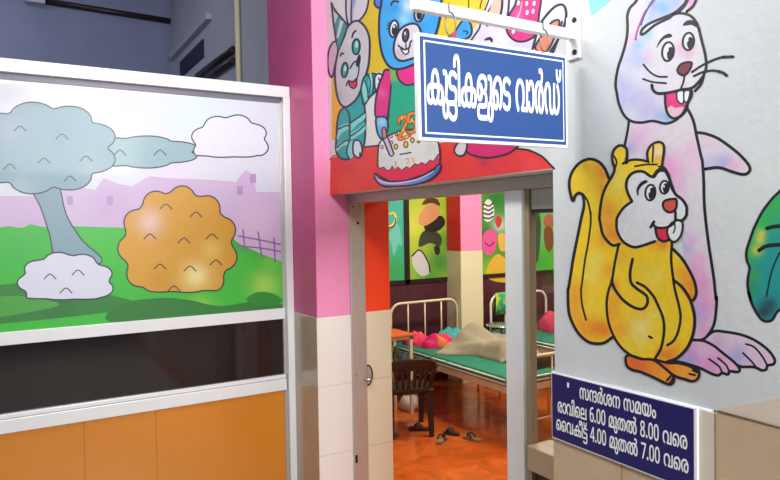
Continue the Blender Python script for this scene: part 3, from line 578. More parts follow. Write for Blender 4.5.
P.line(C3((268,240),(250,195),(220,160),(175,145),(130,160),(95,195),(75,240),(72,290),(88,354),(100,330),(120,315),(140,330),(145,380)) + C4((132,90),(110,200),(90,300),(78,380),(68,440)) + C5((65,0),(68,100),(85,160),(120,220),(165,258),(210,268),(250,262),(285,237)), 3, INK)
P.line(C3((140,320),(165,360),(178,420)) + C4((178,60),(178,120),(165,220),(150,300),(137,400),(132,440)) + C5((130,0),(135,70),(155,150)), 2, INK)
pbuild(P, 'tail', root)
body = C4((318,225),(300,310),(285,400),(266,460)) + C5((258,80),(270,170),(310,260),(370,320),(440,345),(500,348),(560,360),(610,340),(660,290),(690,220),(698,140),(690,60),(706,20)) + C4((705,450),(690,390),(640,300),(590,245),(585,205),(500,195),(400,225))
P.fill(body, Y, [(*C4((540,225))[0], RO, 6), (*C4((500,215))[0], O, 6), (*C4((330,280))[0], '#e6a834', 8), (*C4((500,380))[0], LY, 9, .8), (*C4((640,360))[0], O, 9), (*C4((680,430))[0], RO, 8), (*C4((660,400))[0], O, 8), (*C4((290,430))[0], RO, 6),
    (*C5((290,60))[0], O, 9), (*C5((280,120))[0], O, 9), (*C5((330,200))[0], O, 10), (*C5((430,180))[0], '#e2dc94', 9), (*C5((420,240))[0], '#e0d680', 8), (*C5((420,110))[0], '#e8b83c', 8), (*C5((380,280))[0], '#e4c23a', 10),
    (*C5((530,320))[0], RO, 6), (*C5((600,300))[0], O, 9), (*C5((570,330))[0], RO, 7), (*C5((570,200))[0], '#e0c82e', 10), (*C5((690,30))[0], RO, 6), (*C5((500,120))[0], LY, 7, .6)])
P.line(C4((318,225),(300,310),(285,400),(266,460)) + C5((258,80),(270,170),(310,260),(370,320),(440,345)), 2.6, INK)
P.line(C4((585,205),(581,300),(592,400)) + C5((600,0),(620,80),(628,140),(615,210),(592,255),(562,276)), 2.7, INK)
P.line(C4((590,245),(640,300),(690,390),(706,450)) + C5((703,30),(690,52)), 3, INK)
P.line(C4((592,400),(630,430),(660,470)) + C5((680,60),(698,140),(690,220),(660,290),(610,340),(560,360)), 3.2, INK)
P.line(C4((388,296),(376,360),(380,412),(405,440),(450,472)) + C5((462,40),(460,72),(435,95),(390,85),(340,50),(305,5)) + C4((290,425),(284,400)), 3, INK)
P.line(C4((410,413),(450,435),(490,478)) + C5((512,70),(540,140),(545,210),(530,290),(497,348)), 2.8, INK)
P.line(C5((470,232),(484,240)), 2.4, INK)
pbuild(P, 'body', root)
f2 = C5((500,352),(560,364),(620,366),(670,380),(702,396),(720,406),(716,440),(690,456),(650,446),(590,424))
P.shape(f2, '#e8912f', [(*C5((560,375))[0], RO, 7), (*C5((650,410))[0], '#eca23a', 9)], w=2.8)
P.line(C5((672,420),(700,425)), 2.2, INK); P.line(C5((690,402),(712,412)), 2.2, INK)
f1 = C5((362,326),(356,370),(380,396),(430,410),(500,440),(550,465),(580,472),(594,455),(590,430),(550,392),(492,350),(430,345))
P.shape(f1, '#e88a2c', [(*C5((390,360))[0], '#e2542c', 10), (*C5((430,380))[0], RO, 8), (*C5((550,430))[0], '#eba23a', 8)], w=2.8)
P.line(C5((560,452),(578,432)), 2.4, INK); P.line(C5((590,440),(572,468)), 2, INK)
pbuild(P, 'foot', root)
# head
hd = C3((345,165),(358,110),(350,85),(320,80),(292,105),(286,150),(296,195),(285,235),(262,270),(240,320),(228,380),(222,440)) + C4((222,90),(230,135),(238,170),(262,205),(290,227),(330,218),(500,200),(560,150),(660,60)) + C3((655,380),(625,335),(597,310),(578,250),(560,205),(535,175),(540,140),(545,100),(540,70),(515,62),(482,75),(462,110),(464,158),(430,150),(380,150))
P.fill(hd, Y, [(*C3((320,240))[0], LY, 9, .7), (*C3((270,400))[0], '#e2a832', 9), (*C4((260,60))[0], O, 8), (*C4((285,170))[0], RO, 9), (*C4((260,130))[0], O, 9), (*C4((330,210))[0], O, 8), (*C3((515,110))[0], '#dccfd6', 5), (*C3((515,150))[0], '#e6965a', 4.5), (*C3((310,290))[0], LY, 9, .6), (*C3((500,185))[0], '#e4c63e', 8)], grid=2.5)
mask = C3((385,357),(366,320),(356,280),(365,240),(395,212),(440,208),(485,234),(510,205),(535,192),(560,210),(578,262),(600,318),(635,347),(656,380),(655,420),(640,450)) + C4((650,90),(600,140),(500,206),(450,224),(400,236),(360,222),(330,195),(310,150),(308,105),(325,55),(350,20))
P.fill(mask, '#dbdde1')
P.line(C3((385,357),(366,320),(356,280),(365,240),(395,212),(440,208),(485,234),(510,205),(535,192),(560,210),(578,262),(600,318),(635,347),(656,380),(658,410)) + C4((655,80),(635,102),(605,100)), 3, INK)
P.line(C3((385,357),(345,387),(315,430)) + C4((308,105),(310,150),(330,195),(360,222),(400,236),(450,224),(500,206)), 2.8, INK)
P.fill(C3((488,238),(510,208),(530,196),(548,210),(522,212),(500,240)), INK); P.fill(C3((510,182),(545,180),(575,225),(590,290),(605,325),(580,300),(562,240),(535,195)), INK)
P.line(C3((340,168),(380,150),(430,150),(468,160)), 2.6, INK); P.line(C3((400,182),(450,173),(510,172)), 1.9, INK)
P.line(C3((358,165),(360,110),(350,85),(320,78),(292,105),(286,150),(298,195),(283,235),(262,270),(240,320),(228,380),(222,440)) + C4((222,90),(230,135),(238,170),(262,205),(290,227),(322,220)), 2.8, INK)
P.line(C3((295,130),(308,160),(298,200)), 1.8, INK)
P.line(C3((464,155),(462,110),(482,75),(515,60),(540,70),(545,100),(540,140),(535,175)), 2.6, INK); P.line(C3((492,80),(487,160)), 1.8, INK)
P.shape(C3(*ell(477,313,25,39,.1)), '#dfe1e6', w=2.1); P.fill(C3(*ell(485,318,17,31,.1)), INK); P.fill(C3(*ell(472,305,4,8)), '#eef0f2')
P.shape(C3(*ell(547,286,22,32,.1)), '#dfe1e6', w=2.1); P.fill(C3(*ell(553,290,14,24,.1)), INK); P.fill(C3(*ell(545,282,3.5,6)), '#eef0f2')
P.fill(C3((412,328),(408,295),(428,262),(456,250),(462,262),(438,276),(420,300),(418,325)), INK)
P.shape(C3((540,372),(552,352),(600,344),(608,358),(604,395),(575,412),(548,398)), '#cf5148', w=2.4)
P.fill(C4((500,138),(545,142),(572,135),(565,170),(570,197),(535,203),(512,182)), '#dc2850')
P.shape(C4((562,145),(600,105),(636,112),(632,170),(602,208),(572,195)), '#dfe3e6', w=2.2)
P.line(C4((598,118),(600,140),(592,165)), 1.5, INK)
P.line(C4((495,108),(478,136)), 2.6, INK); P.line(C4((488,118),(505,136),(540,140),(576,130),(600,104),(602,60)), 2.6, INK)
P.line(C4((502,140),(512,185),(540,206),(572,198)), 2.6, INK)
pbuild(P, 'head', root)

# --- leaf and ribbon
P = Paint(0, XW, .0006)
lf = C8((830,150),(780,205),(740,245),(690,312),(650,392)) + C6((640,70),(614,150),(614,200),(628,240),(620,290),(620,340),(640,420)) + C7((620,5),(640,70),(670,125),(700,155),(740,150),(765,110),(810,60),(850,-120),(880,-350),(870,-560))
P.fill(lf, '#1a9290', [(776,205,'#34ac50',14),(762,222,'#36b04c',14),(752,240,'#3eb254',10),(748,255,'#36a854',10),(752,275,'#3d9c4c',8),(750,290,'#2a8f5e',8),(760,240,'#cfca3c',4),(757,250,'#b8c23c',5),(761,234,'#c9c83c',4),(764,312,'#2c3346',8),(770,305,'#264a55',8)], grid=3)
P.line(C8((830,150),(780,205),(740,245),(690,312),(650,392)) + C6((640,70),(614,150),(614,200),(628,240),(620,290),(620,340),(640,420)) + C7((620,5),(640,70),(670,125),(700,155),(740,150),(765,110),(810,60),(850,-120),(880,-350),(870,-560)), 2.8, INK)
P.line(C6((715,42),(745,34),(800,28)), 4, INK); P.line(C6((675,152),(715,130),(800,122)), 4, INK); P.line(C6((800,130),(765,190),(735,270),(712,382)), 1.7, INK)
P.build('painted_leaf', label='large green leaf painted on the white wall at the right edge', cat='wall painting')
P.fill([(586,-14),(591.5,15.8),(604,6),(614,-3),(625,-14)], '#7fcfe0', [(600,6,'#8ed6e4',8,1)], sm=False)
P.build('painted_ribbon', label='pale blue pennant tip painted at the top of the white wall', cat='wall painting')

# ------------------------------------------------------------------ birthday mural over the doorway
mur = thing('party_mural', 'birthday mural over the doorway, hare in party hat and blue bear with a cake', 'wall painting', (XW, 2.7, 2.7))
E1 = lambda *p: K(325, 0, 6, *p)
E2 = lambda *p: K(325, 60, 6, *p)
E3 = lambda *p: K(325, 120, 6, *p)
E4 = lambda *p: K(440, 0, 6, *p)
E5 = lambda *p: K(430, 130, 6, *p)
NV = '#22223c'
P = Paint(0, XW, .0006)
P.fill([(327.5,-60),(520,-60),(545,-40),(556,0),(560,20),(556,40),(540,100),(522,150),(519,150),(400,160),(331,165)], '#d6d2d0', [(520,40,'#c9c4d8',30),(540,10,'#d9d8dc',20),(480,40,'#c4bdd8',20)], sm=False, grid=5)
P.fill([(371,-60),(365,-5),(362,10),(352,25),(340,30),(332,55),(331.5,70),(331.5,140),(336,140),(345,120),(365,75),(378,72),(400,70),(430,90),(470,60),(487,0),(505,-60)], '#d0b222', [(334,110,'#e6a82a',14),(335,135,'#e8a62e',10),(372,40,'#cfae1e',20),(470,10,'#d2c22c',15)], sm=False, grid=4)
P.fill([(330.5,159),(340,154.5),(365,147),(400,144),(440,143),(480,138),(515,140),(519,149.5),(530,150.5),(542,156.8),(550,163.5),(554.4,168),(330,195)], '#e0342c', [(345,185,'#e84a28',16),(350,165,'#d83038',10),(500,160,'#d8323a',20),(480,158,'#c02c48',5),(485,162,'#b02c50',5),(440,170,'#d42a34',12),(530,165,'#e0404a',10)], sm=False, grid=4)
P.line(E3((240,162),(320,153)), 1.8, NV, k=1); P.line(E3((30,236),(55,215),(90,205)), 1.2, '#7a2038')
P.line(E5((520,112),(560,116),(600,124),(670,158),(720,206),(745,232)), 2, INK)
pbuild(P, 'backdrop', mur)
# figures at the right, mostly behind the hanging board
for pts in (E4((165,-30),(172,10),(170,60)), E4((262,-30),(245,20),(240,50))): P.line(pts, 1.3, '#4a3c14')
P.fill(E4((190,190),(240,130),(290,40),(330,-40),(400,-40),(390,60),(420,100),(560,160),(600,120),(640,250),(640,330),(300,330),(180,260)), '#c6bdd6', [(500,40,'#d2d0dc',12)], sm=False)
P.line(E4((300,-20),(270,60)), 1.6, NV); P.line(E4((345,-20),(300,50),(285,80)), 1.4, NV)
P.fill(E4((330,-10),(305,40),(300,90),(350,95),(365,60),(370,-10)), '#dcae9c'); P.line(E4((374,-20),(372,40),(362,95)), 2.4, NV); P.line(E4((415,-20),(410,60),(404,100)), 2.2, NV)
P.fill(E4((275,150),(295,142),(285,162)), NV)
P.fill(E4((265,240),(280,226),(305,222),(318,240),(310,256),(295,240),(280,244)), NV)
P.shape(E4((478,-40),(450,30),(415,90),(396,150),(410,205),(445,240),(490,250),(540,235),(585,195),(592,100),(600,-40)), '#d8287c', [(*E4((470,90))[0], '#e05a98', 5)], w=2.2, lc=NV)
P.line(E4((492,10),(480,70),(462,110)), 1.1, '#e9a3c4')
for q in ((558,68), (523,75), (520,22), (565,20), (460,150), (470,18), (440,188)): P.fill(E4(*ell(*q, 9, 15, .2, 10)), '#efd3e0')
P.fill(E4((555,200),(585,185),(580,225)), NV)
P.shape(E4((600,150),(640,90),(690,40),(730,28),(752,50),(755,110),(735,180),(700,250),(660,330),(560,330),(570,240)), '#d6d3e0', w=2.6, lc=NV)
P.shape(E4((650,160),(675,130),(710,120),(715,150),(690,220),(640,310),(590,310),(575,270)), '#e07c5c', [(*E4((700,140))[0], '#e8845a', 4)], w=2.2, lc=NV)
P.line(E4((732,130),(712,220),(660,310)), 2, NV)
P.shape(E4((55,225),(90,190),(115,150),(140,122),(175,130),(190,170),(185,210),(150,235),(100,240)), '#2d8fd0', w=2, lc=NV)
P.fill(E4((55,225),(80,195),(105,190),(90,228)), '#d4327c'); P.line(E4((140,185),(165,190),(160,205)), 1.4, NV)
P.line(E4((215,118),(240,130),(235,170),(205,215),(185,245)), 1.6, NV)
P.shape(E5((215,80),(222,130),(260,152),(330,166),(400,160),(470,140),(515,108),(535,70),(400,20),(240,20)), '#cf2068', [(490,135,'#d83a80',8)], w=2, lc=NV)
P.shape(E5((165,80),(145,120),(158,148),(185,156),(210,140),(222,90),(200,60)), '#cfc5cc', w=2, lc=NV)
pbuild(P, 'painted_guest', mur)
# hare
T1, T2 = '#12999a', '#7ccac6'
P.shape(E1((135,-60),(126,10),(128,90),(145,150),(195,132),(245,70),(262,-10),(262,-60)), '#c9c3cc', w=1.8, lc=NV); P.fill(E1((165,-60),(156,20),(150,90),(152,140),(165,120),(170,60),(190,-10),(195,-60)), '#9c97bc')
P.line(E1((162,-20),(156,60),(158,130)), 1.5, NV)
P.shape(E1((75,258),(48,254),(24,300),(16,370),(22,430),(38,464),(50,440),(60,390),(76,330)), '#c2a9bd', w=1.9, lc=NV)
P.shape(E2((115,284),(88,312),(74,370),(70,440)) + E3((66,140),(68,190),(90,226),(120,236),(150,228),(175,190),(225,165),(240,100),(242,0)) + E2((240,310),(232,250),(222,180)), T1, w=2, lc=NV)
P.fill(E2((72,460),(90,400),(140,380),(145,410),(100,440),(76,478)), T2); P.fill(E2((150,390),(200,350),(238,320),(240,350),(190,390),(150,430)), T2)
P.fill(E3((150,85),(200,50),(240,20),(240,60),(190,100),(155,115)), T2); P.fill(E3((140,225),(140,150),(170,125),(172,190),(165,225)), T2); P.fill(E3((70,155),(110,125),(148,120),(140,145),(100,160),(72,190)), T2)
for pts in (E2((80,415),(130,392),(148,400)), E2((145,380),(200,345),(240,315)), E2((120,285),(145,330),(150,420)), E3((150,100),(200,65),(240,30)), E3((72,165),(110,132),(150,118)), E3((148,118),(130,190),(145,230)), E3((150,0),(148,60),(150,110))): P.line(pts, 1.5, NV)
P.shape(E3((172,130),(205,124),(220,160),(222,195),(205,226),(180,215),(168,190)), '#d2d0d8', w=1.8, lc=NV); P.line(E3((210,195),(208,215)), 1.4, NV)
P.shape(E1((140,156),(190,124),(235,155),(262,210),(268,280),(262,380),(245,450)) + E2((225,150),(200,215),(165,258),(120,282),(88,255),(68,190),(60,100)) + E1((62,400),(76,320),(95,240)), '#bfb8bf', [(350,40,'#cbc6ca',9),(348,85,'#c2b8c2',10),(358,60,'#b6d2d2',5),(352,72,'#a9d6d4',4,.7),(338,95,'#a9a2ac',6)], w=2.1, lc=NV)
hat = E1((38,14),(70,75),(138,152),(118,215),(78,312),(66,240),(50,130))
P.fill(hat, '#1b8f83', sm=False); P.fill(E1((46,62),(78,92),(60,140),(53,140)), '#b9bfd0', sm=False); P.fill(E1((90,120),(112,128),(84,220),(68,235)), '#c2c4d6', sm=False); P.line(hat, 1.9, NV, True, k=1)
P.shape(E1(*ell(187,280,22,46,.05)), '#2aa198', w=2, lc=NV); P.fill(E1(*ell(190,268,9,20,.05)), '#9adcd2')
P.shape(E1(*ell(118,420,18,44,.1)), '#2aa198', w=2, lc=NV); P.fill(E1(*ell(121,412,8,18,.05)), '#9adcd2')
P.line(E1((162,225),(170,198),(185,185)), 1.8, NV); P.line(E1((92,335),(100,320),(112,322)), 1.8, NV)
P.fill(E1((185,390),(192,350),(205,325),(215,340),(212,375),(200,402)), INK); P.line(E1((190,365),(170,378),(150,410)), 1.6, NV); P.line(E1((205,395),(200,440),(190,480)), 1.3, NV)
P.shape(E2((142,128),(165,132),(186,118),(190,148),(175,170),(152,160)), '#d82a4a', w=1.5, lc=NV); P.line(E2((128,155),(140,125),(165,130),(190,110)), 1.5, NV)
arm = E2((232,108),(262,86),(305,84),(325,120),(318,170),(290,200),(262,228),(234,270),(222,230),(215,180))
P.shape(arm, T1, w=1.8, lc=NV); P.fill(E2((262,92),(285,88),(280,180),(268,190)), T2); P.fill(E2((222,170),(240,130),(258,215),(240,250)), T2)
for pts in (E2((262,90),(272,140),(268,195)), E2((285,88),(292,140),(285,195)), E2((240,125),(255,180),(258,225))): P.line(pts, 1.3, NV)
P.shape(E2((300,100),(325,80),(345,98),(352,130),(342,160),(322,160),(305,185),(298,150)), '#d6d2da', w=1.8, lc=NV); P.line(E2((322,108),(328,130),(320,148)), 1.4, NV); P.line(E2((340,118),(332,140)), 1.3, NV)
pbuild(P, 'painted_hare', mur)
# bear
P.shape(E2((360,60),(345,95),(320,160),(302,260),(304,340),(340,352),(372,348),(386,255),(398,150),(395,70)), '#cf2678', [(*E2((340,200))[0], '#dc4a90', 5)], w=2, lc=NV)
P.fill(E2((388,60),(398,150),(388,250),(380,340),(372,440),(400,470),(600,470),(640,300),(560,130),(470,60)), '#119a7b', [(*E2((410,90))[0], '#7fb03c', 5)], sm=False)
P.line(E2((396,150),(388,250),(380,340),(370,430)), 1.8, NV)
P.shape(E2((432,66),(440,108),(460,135),(490,150),(530,145),(600,120),(600,0),(480,20)), '#d6247e', w=2, lc=NV)
P.line(E2((392,80),(415,100),(435,120)), 1.5, '#9c8c2c')
P.shape(E1(*ell(322,12,26,34)), '#3f74c8', w=2, lc=NV)
P.shape(E1((350,-120),(340,0),(326,100),(326,220),(345,330),(385,398),(440,415),(500,400),(560,370),(620,320),(660,215),(688,110),(698,0),(700,-120)), '#3a9ad8', [(346,28,'#a3d4ea',5,.9),(343,55,'#8cc6e6',5,.9),(354,65,'#8fcbe8',6),(408,6,'#b6cdd6',7),(404,20,'#8fc2de',6),(380,5,'#2f8ed4',8),(395,8,'#2c8ad0',6),(420,30,'#2588d2',10),(437,20,'#2a8bd2',10),(392,22,'#3196d8',6)], w=2.3, lc=NV, grid=2.5)
P.line(E1((395,30),(410,8),(440,10)), 2, NV)
P.shape(E1(*ell(413,172,26,50,.12)), '#d6dce4', w=2.2, lc=NV); P.fill(E1(*ell(416,178,16,34,.1)), INK); P.fill(E1(*ell(414,160,5,9)), '#e5e8ee')
for pts in (E1((388,165),(375,150)), E1((388,180),(372,172)), E1((390,150),(382,134))): P.line(pts, 1.2, NV)
P.shape(E1(*ell(565,80,28,50,.15)), '#d6dce4', w=2.2, lc=NV); P.fill(E1(*ell(566,84,18,36,.1)), INK); P.fill(E1(*ell(572,66,5,9)), '#e5e8ee')
P.shape(E1((575,190),(555,150),(520,142),(480,155),(445,185),(420,240),(412,300),(425,345),(455,365),(500,358),(560,330),(590,260)), '#c9bfcb', [(*E1((460,230))[0], '#d6d2d6', 6), (*E1((450,330))[0], '#bda9bd', 6)], w=2.2, lc=NV)
P.shape(E1(*ell(484,212,17,38,.12)), '#4a4c5c', w=2, lc=INK); P.fill(E1(*ell(480,200,5,11)), '#c8ccd6')
P.shape(E1((455,285),(480,298),(500,290),(500,315),(482,326),(466,312)), '#e0e2e6', w=1.5, lc=NV)
P.line(E1((440,272),(455,286),(480,298),(505,285),(512,255),(520,245)), 1.7, NV); P.line(E1((485,250),(486,290)), 1.2, NV)
P.shape(E2((306,352),(335,340),(365,346),(378,380),(372,425),(352,462),(332,468),(312,425)), '#58a4d8', [(*E2((340,370))[0], '#9ccbea', 4)], w=2, lc=NV)
pbuild(P, 'painted_bear', mur)
# cake
P.shape(E3((318,290),(318,200),(325,145),(350,112),(400,85),(470,60),(560,60),(640,90),(680,140),(682,260),(600,318),(480,358),(390,362),(330,330)), '#d8d4d2', [(*E3((640,160))[0], '#c8c4c4', 8), (*E3((360,240))[0], '#cfcbca', 8)], w=1.6, lc=NV)
P.fill(E3((312,275),(330,290),(352,282),(372,304),(392,296),(402,276),(420,298),(438,282),(460,302),(490,280),(510,290),(540,262),(560,270),(580,255),(604,268),(630,240),(650,248),(682,205),(684,265),(600,320),(480,360),(390,364),(318,325)), '#dc2048', sm=False)
P.line(E3((312,275),(330,290),(352,282),(372,304),(392,296),(402,276),(420,298),(438,282),(460,302),(490,280),(510,290),(540,262),(560,270),(580,255),(604,268),(630,240),(650,248),(682,205)), 1.2, '#5a1c34', k=1)
P.shape(E3((302,320),(298,345),(320,378),(360,396),(430,398),(540,388),(640,350),(688,298),(686,262),(640,310),(560,345),(460,370),(380,370),(330,350)), '#5a86c8', [(*E3((330,365))[0], '#c0a9d6', 7), (*E3((450,380))[0], '#8f8fd2', 8), (*E3((660,310))[0], '#3b5fae', 8)], w=1.8, lc=NV)
P.fill(E3((320,352),(370,372),(450,372),(560,350),(650,306),(640,318),(560,358),(450,382),(370,382)), '#d9b9d2')
P.shape(E3((346,110),(376,100),(414,205),(400,218),(388,212)), '#c9b4cc', w=1.7, lc=NV, sm=False)
P.shape(E3((342,55),(360,48),(370,98),(348,110)), '#d0765c', w=1.4, lc=NV)
for q, r in (((425,160),13), ((485,147),16), ((524,121),13), ((560,126),9), ((428,85),9)): P.shape(E3(*ell(*q, r*.8, r*1.15, 0, 10)), '#e8b42a', w=1.2, lc='#5a3c14')
for q in ((397,98), (400,135), (342,162)): P.line(E3(*ell(*q, 7, 10, 0, 8)), 1, '#7a2c5c', True)
P.line(E3((450,205),(480,202),(515,194)), 1.3, NV)
for pts in (E3((418,255),(426,252),(424,280)), E3((485,235),(500,232),(504,246),(490,262)), E3((520,228),(532,232),(530,252))): P.line(pts, 1.5, '#e0b48c')
two = E3((447,18),(455,-12),(478,-22),(494,-6),(490,25),(468,70),(448,112),(478,108),(512,90))
five = E3((562,-42),(522,-34),(515,12),(540,6),(560,24),(558,55),(535,75),(508,68))
two = [(x-.8, y) for x, y in two]; five = [(x-2.6, y) for x, y in five]
for n in (two, five): P.line(n, 3.9, '#5a2a12'); P.line(n, 2.6, '#ea7a24')
for q in ((462,-10), (470,60), (490,100), (520,0), (550,60)): P.fill(E3(*ell(*q, 7, 9, 0, 8)), '#f0b42c')
pbuild(P, 'painted_cake', mur)

# ------------------------------------------------------------------ picture of the partition (plain meadow design)
G = lambda *p: list(p)
P = Paint(1, YP-.002, .0006)
P.fill([(-196,70),(283.5,102.5),(283.5,308.6),(-196,354)], '#d6d9e8', [(100,125,'#cfdcec',40),(200,120,'#d3e2f0',40),(60,95,'#eef0f4',40),(180,180,'#dfd6ea',30)], sm=False, grid=8)
P.fill(G((-196,199),(-140,199),(-140,186),(-104,186),(-104,197),(-26,196),(62,196),(62,187),(80,187),(95,190),(104,178),(118,184),(132,186),(150,176),(166,178),(215,180),(236,182),(240,176),(246,170),(254,176),(256,192),(283.5,192),(283.5,262),(-196,260)), '#cbb4da', [(30,225,'#c6abd6',20),(260,225,'#dcc2e0',20),(110,205,'#c4a8d4',20)], sm=False, grid=6)
for q in ((253,178), (110,200), (70,200), (240,190)): P.fill([(q[0]-3,q[1]-4),(q[0]+3,q[1]-4),(q[0]+3,q[1]+5),(q[0]-3,q[1]+5)], '#b394c6', sm=False)
gr = G((-196,236),(-120,228),(-60,232),(-26,232),(8,226),(22,228),(30,224),(44,227),(70,226),(100,227),(140,228),(180,232),(220,236),(232,238),(240,244),(262,254),(283.5,262),(283.5,308.6),(-196,354))
P.fill(gr, '#3cb83c', [(20,250,'#34b446',20),(90,260,'#3cc03a',25),(60,235,'#2fae48',16),(150,250,'#46c23c',20),(265,285,'#9fd45a',14),(240,262,'#4cc044',12),(272,262,'#6ccc4c',10),(200,310,'#8fd048',12)], sm=False, grid=5)
P.fill(G((-26,290),(10,284),(50,278),(70,284),(100,292),(130,300),(150,305),(110,312),(60,318),(0,324),(-26,326)), '#33803a', [(60,300,'#2c7438',20)])
P.fill(G((120,304),(160,298),(190,300),(220,306),(262,300),(280,304),(283,308),(200,316),(110,322)), '#2f7a38')
P.fill(G((-20,300),(20,296),(60,304),(30,312),(-20,318)), '#4aa044')
P.fill(G((246,300),(258,292),(274,294),(282,302),(262,306)), '#2c8a34')
for pts in (G((236,246),(260,248),(283,252)), G((238,236),(260,240),(283,245)), G((243,230),(245,252)), G((258,232),(262,258)), G((274,238),(275,262))): P.line(pts, 1.4, '#8a5aa4')
P.build('picture_print', PRINT, None)
pp = bpy.data.objects['picture_print']; pp.parent = pt; pp.matrix_parent_inverse = Matrix.Translation(pt.location).inverted(); pp['label'] = 'printed cartoon meadow with lilac town and green grass'
P.off += .0002
OL = '#2a3442'
# plain stand-in: a blue-grey tree, a white cloud, a pale bush and a golden shrub
def puff(cx, cy, rx, ry, lobes, flat=0, ph=0, n=6):
    o = []
    for i in range(lobes*n):
        a = 2*PI*i/(lobes*n); k = 1+.16*abs(math.sin(a*lobes/2+ph))
        y = ry*math.sin(a)*k
        if y > flat*ry and flat: y = flat*ry+(y-flat*ry)*.15
        o.append((cx+rx*math.cos(a)*k, cy+y))
    return o
def leaves(pts):
    for x, y in pts: P.line([(x-6, y+3), (x, y-2), (x+6, y+3)], 1.1, OL)
P.shape(G((28,180),(56,180),(66,214),(82,240),(102,262),(60,270),(50,236),(40,206)), '#7f9fae', w=1.3, lc=OL)
P.shape(puff(138, 152, 54, 14, 7), '#8db0bc', w=1.3, lc=OL)
P.shape(puff(42, 148, 66, 40, 9), '#83a5b4', [(20,190,'#9db8c4',14),(60,130,'#7d9fb0',20),(90,170,'#90aebb',12),(10,130,'#9aa9c0',14)], w=1.3, lc=OL)
leaves(((20,128),(62,136),(44,160),(86,158),(10,166),(120,152),(160,152),(70,178)))
pbuild(P, 'printed_tree', pp, PRINT, label='blue-grey tree in the meadow picture')
P.shape(puff(230, 142, 34, 24, 8, .55, .4), '#dfe1ef', w=1.3, lc=OL)
pbuild(P, 'printed_cloud', pp, PRINT, label='white cloud in the meadow picture')
P.shape(puff(66, 282, 42, 26, 9, .6, .2), '#d6d8ec', w=1.4, lc=OL)
leaves(((50,276),(78,272),(66,290)))
pbuild(P, 'printed_bush', pp, PRINT, label='pale lavender bush in the meadow picture')
P.shape(puff(178, 246, 52, 52, 11, .85, .3), '#cf9a33', [(150,222,'#e0bcb4',12),(196,276,'#e6d894',13),(212,250,'#dcb85a',10),(160,280,'#c8922c',12)], w=1.4, lc=OL)
leaves(((166,206),(196,214),(150,236),(184,240),(212,236),(160,266),(190,268),(216,262),(174,288)))
pbuild(P, 'printed_shrub', pp, PRINT, label='golden shrub in the meadow picture')

# ------------------------------------------------------------------ lettering
def glyph_contours(k):
    a, s = GL[k]; out = []
    for c in s.split('|'):
        pts = []
        for t in c.split():
            on = not t.endswith('*'); x, y = t.rstrip('*').split(','); pts.append((float(x), float(y), on))
        full = []
        for i, p in enumerate(pts):
            q = pts[(i+1) % len(pts)]; full.append(p)
            if not p[2] and not q[2]: full.append(((p[0]+q[0])/2, (p[1]+q[1])/2, True))
        while not full[0][2]: full = full[1:]+full[:1]
        n = len(full); res = []; i = 0
        while i < n:
            p = full[i]; res.append((p[0], p[1])); q = full[(i+1) % n]
            if not q[2]:
                r = full[(i+2) % n]
                for t in (.33, .67): res.append(((1-t)**2*p[0]+2*t*(1-t)*q[0]+t*t*r[0], (1-t)**2*p[1]+2*t*(1-t)*q[1]+t*t*r[1]))
                i += 2
            else: i += 1
        out.append(res)
    return a, out
def text_mesh(name, words, x0, x1, z0, z1, sz, place, bold, parent, xref=None):
    """words: glyph keys, with ' ' as space or (key, dx, dy, advance); the line is stretched to x0..x1, baseline z0..z1"""
    pen = 0; shapes = []; glyphs = []; xmax = 0
    for w in words:
        if w == ' ': pen += 330; continue
        dx = dy = 0; ad = None
        if isinstance(w, tuple): w, dx, dy, ad = w
        a, cs = glyph_contours(w)
        n_ = len(shapes)
        for c in cs:
            shapes.append([(x+pen+dx, y+dy) for x, y in c]); xmax = max(xmax, max(p[0] for p in shapes[-1]))
        glyphs.append([len(shapes)-n_, n_]); pen += a if ad is None else ad
    xmin = min(p[0] for c in shapes for p in c)
    L = (x1-x0)/(xmax-xmin)
    glyphs = [shapes[b:b+n] for n, b in glyphs]
    V, Fc = [], []; W = x1-x0
    for g_ in glyphs:
        cs = [[Vector(((x-xmin)*L, y*sz)) for x, y in c] for c in g_]
        ed, pv = [], []
        for c in cs:
            b = len(pv); n = len(c); pv += c; ed += [(b+i, b+(i+1) % n) for i in range(n)]
        vs, es, fs = delaunay_2d_cdt(pv, ed, [], 0, 1e-7)[:3]
        b = len(V); V += [tuple(v)+(.0003,) for v in vs]
        for f in fs:
            m_ = sum((vs[i] for i in f), Vector((0, 0)))/len(f); wn = 0
            for c in cs:
                for p, q in zip(c, c[1:]+c[:1]):
                    cr = (q.x-p.x)*(m_.y-p.y)-(m_.x-p.x)*(q.y-p.y)
                    if p.y <= m_.y < q.y and cr > 0: wn += 1
                    elif q.y <= m_.y < p.y and cr < 0: wn -= 1
            if wn: Fc.append(tuple(b+i for i in f))
        for c in cs:        # a slightly fuller stroke than the plain outline
            n = len(c)
            for i in range(n):
                p, q = c[i], c[(i+1) % n]; t = q-p
                if t.length < 1e-9: continue
                t = t.normalized(); h = Vector((-t.y, t.x))*bold; e = t*bold*.5
                b = len(V); V += [tuple(k_)+(.00002*(i % 9),) for k_ in (p-e+h, p-e-h, q+e-h, q+e+h)]; Fc.append((b, b+1, b+2, b+3))
    me = bpy.data.meshes.new(name)
    me.from_pydata([tuple(place(x0+x, z0+(z1-z0)*x/W+y, d)) for x, y, d in V], [], Fc)
    me.materials.append(M_LETTER)
    o = bpy.data.objects.new(name, me); COL.objects.link(o); o.parent = parent
    if parent.type == 'EMPTY': o.matrix_parent_inverse = Matrix.LocRotScale(parent.location, parent.rotation_euler, None).inverted()
    return o

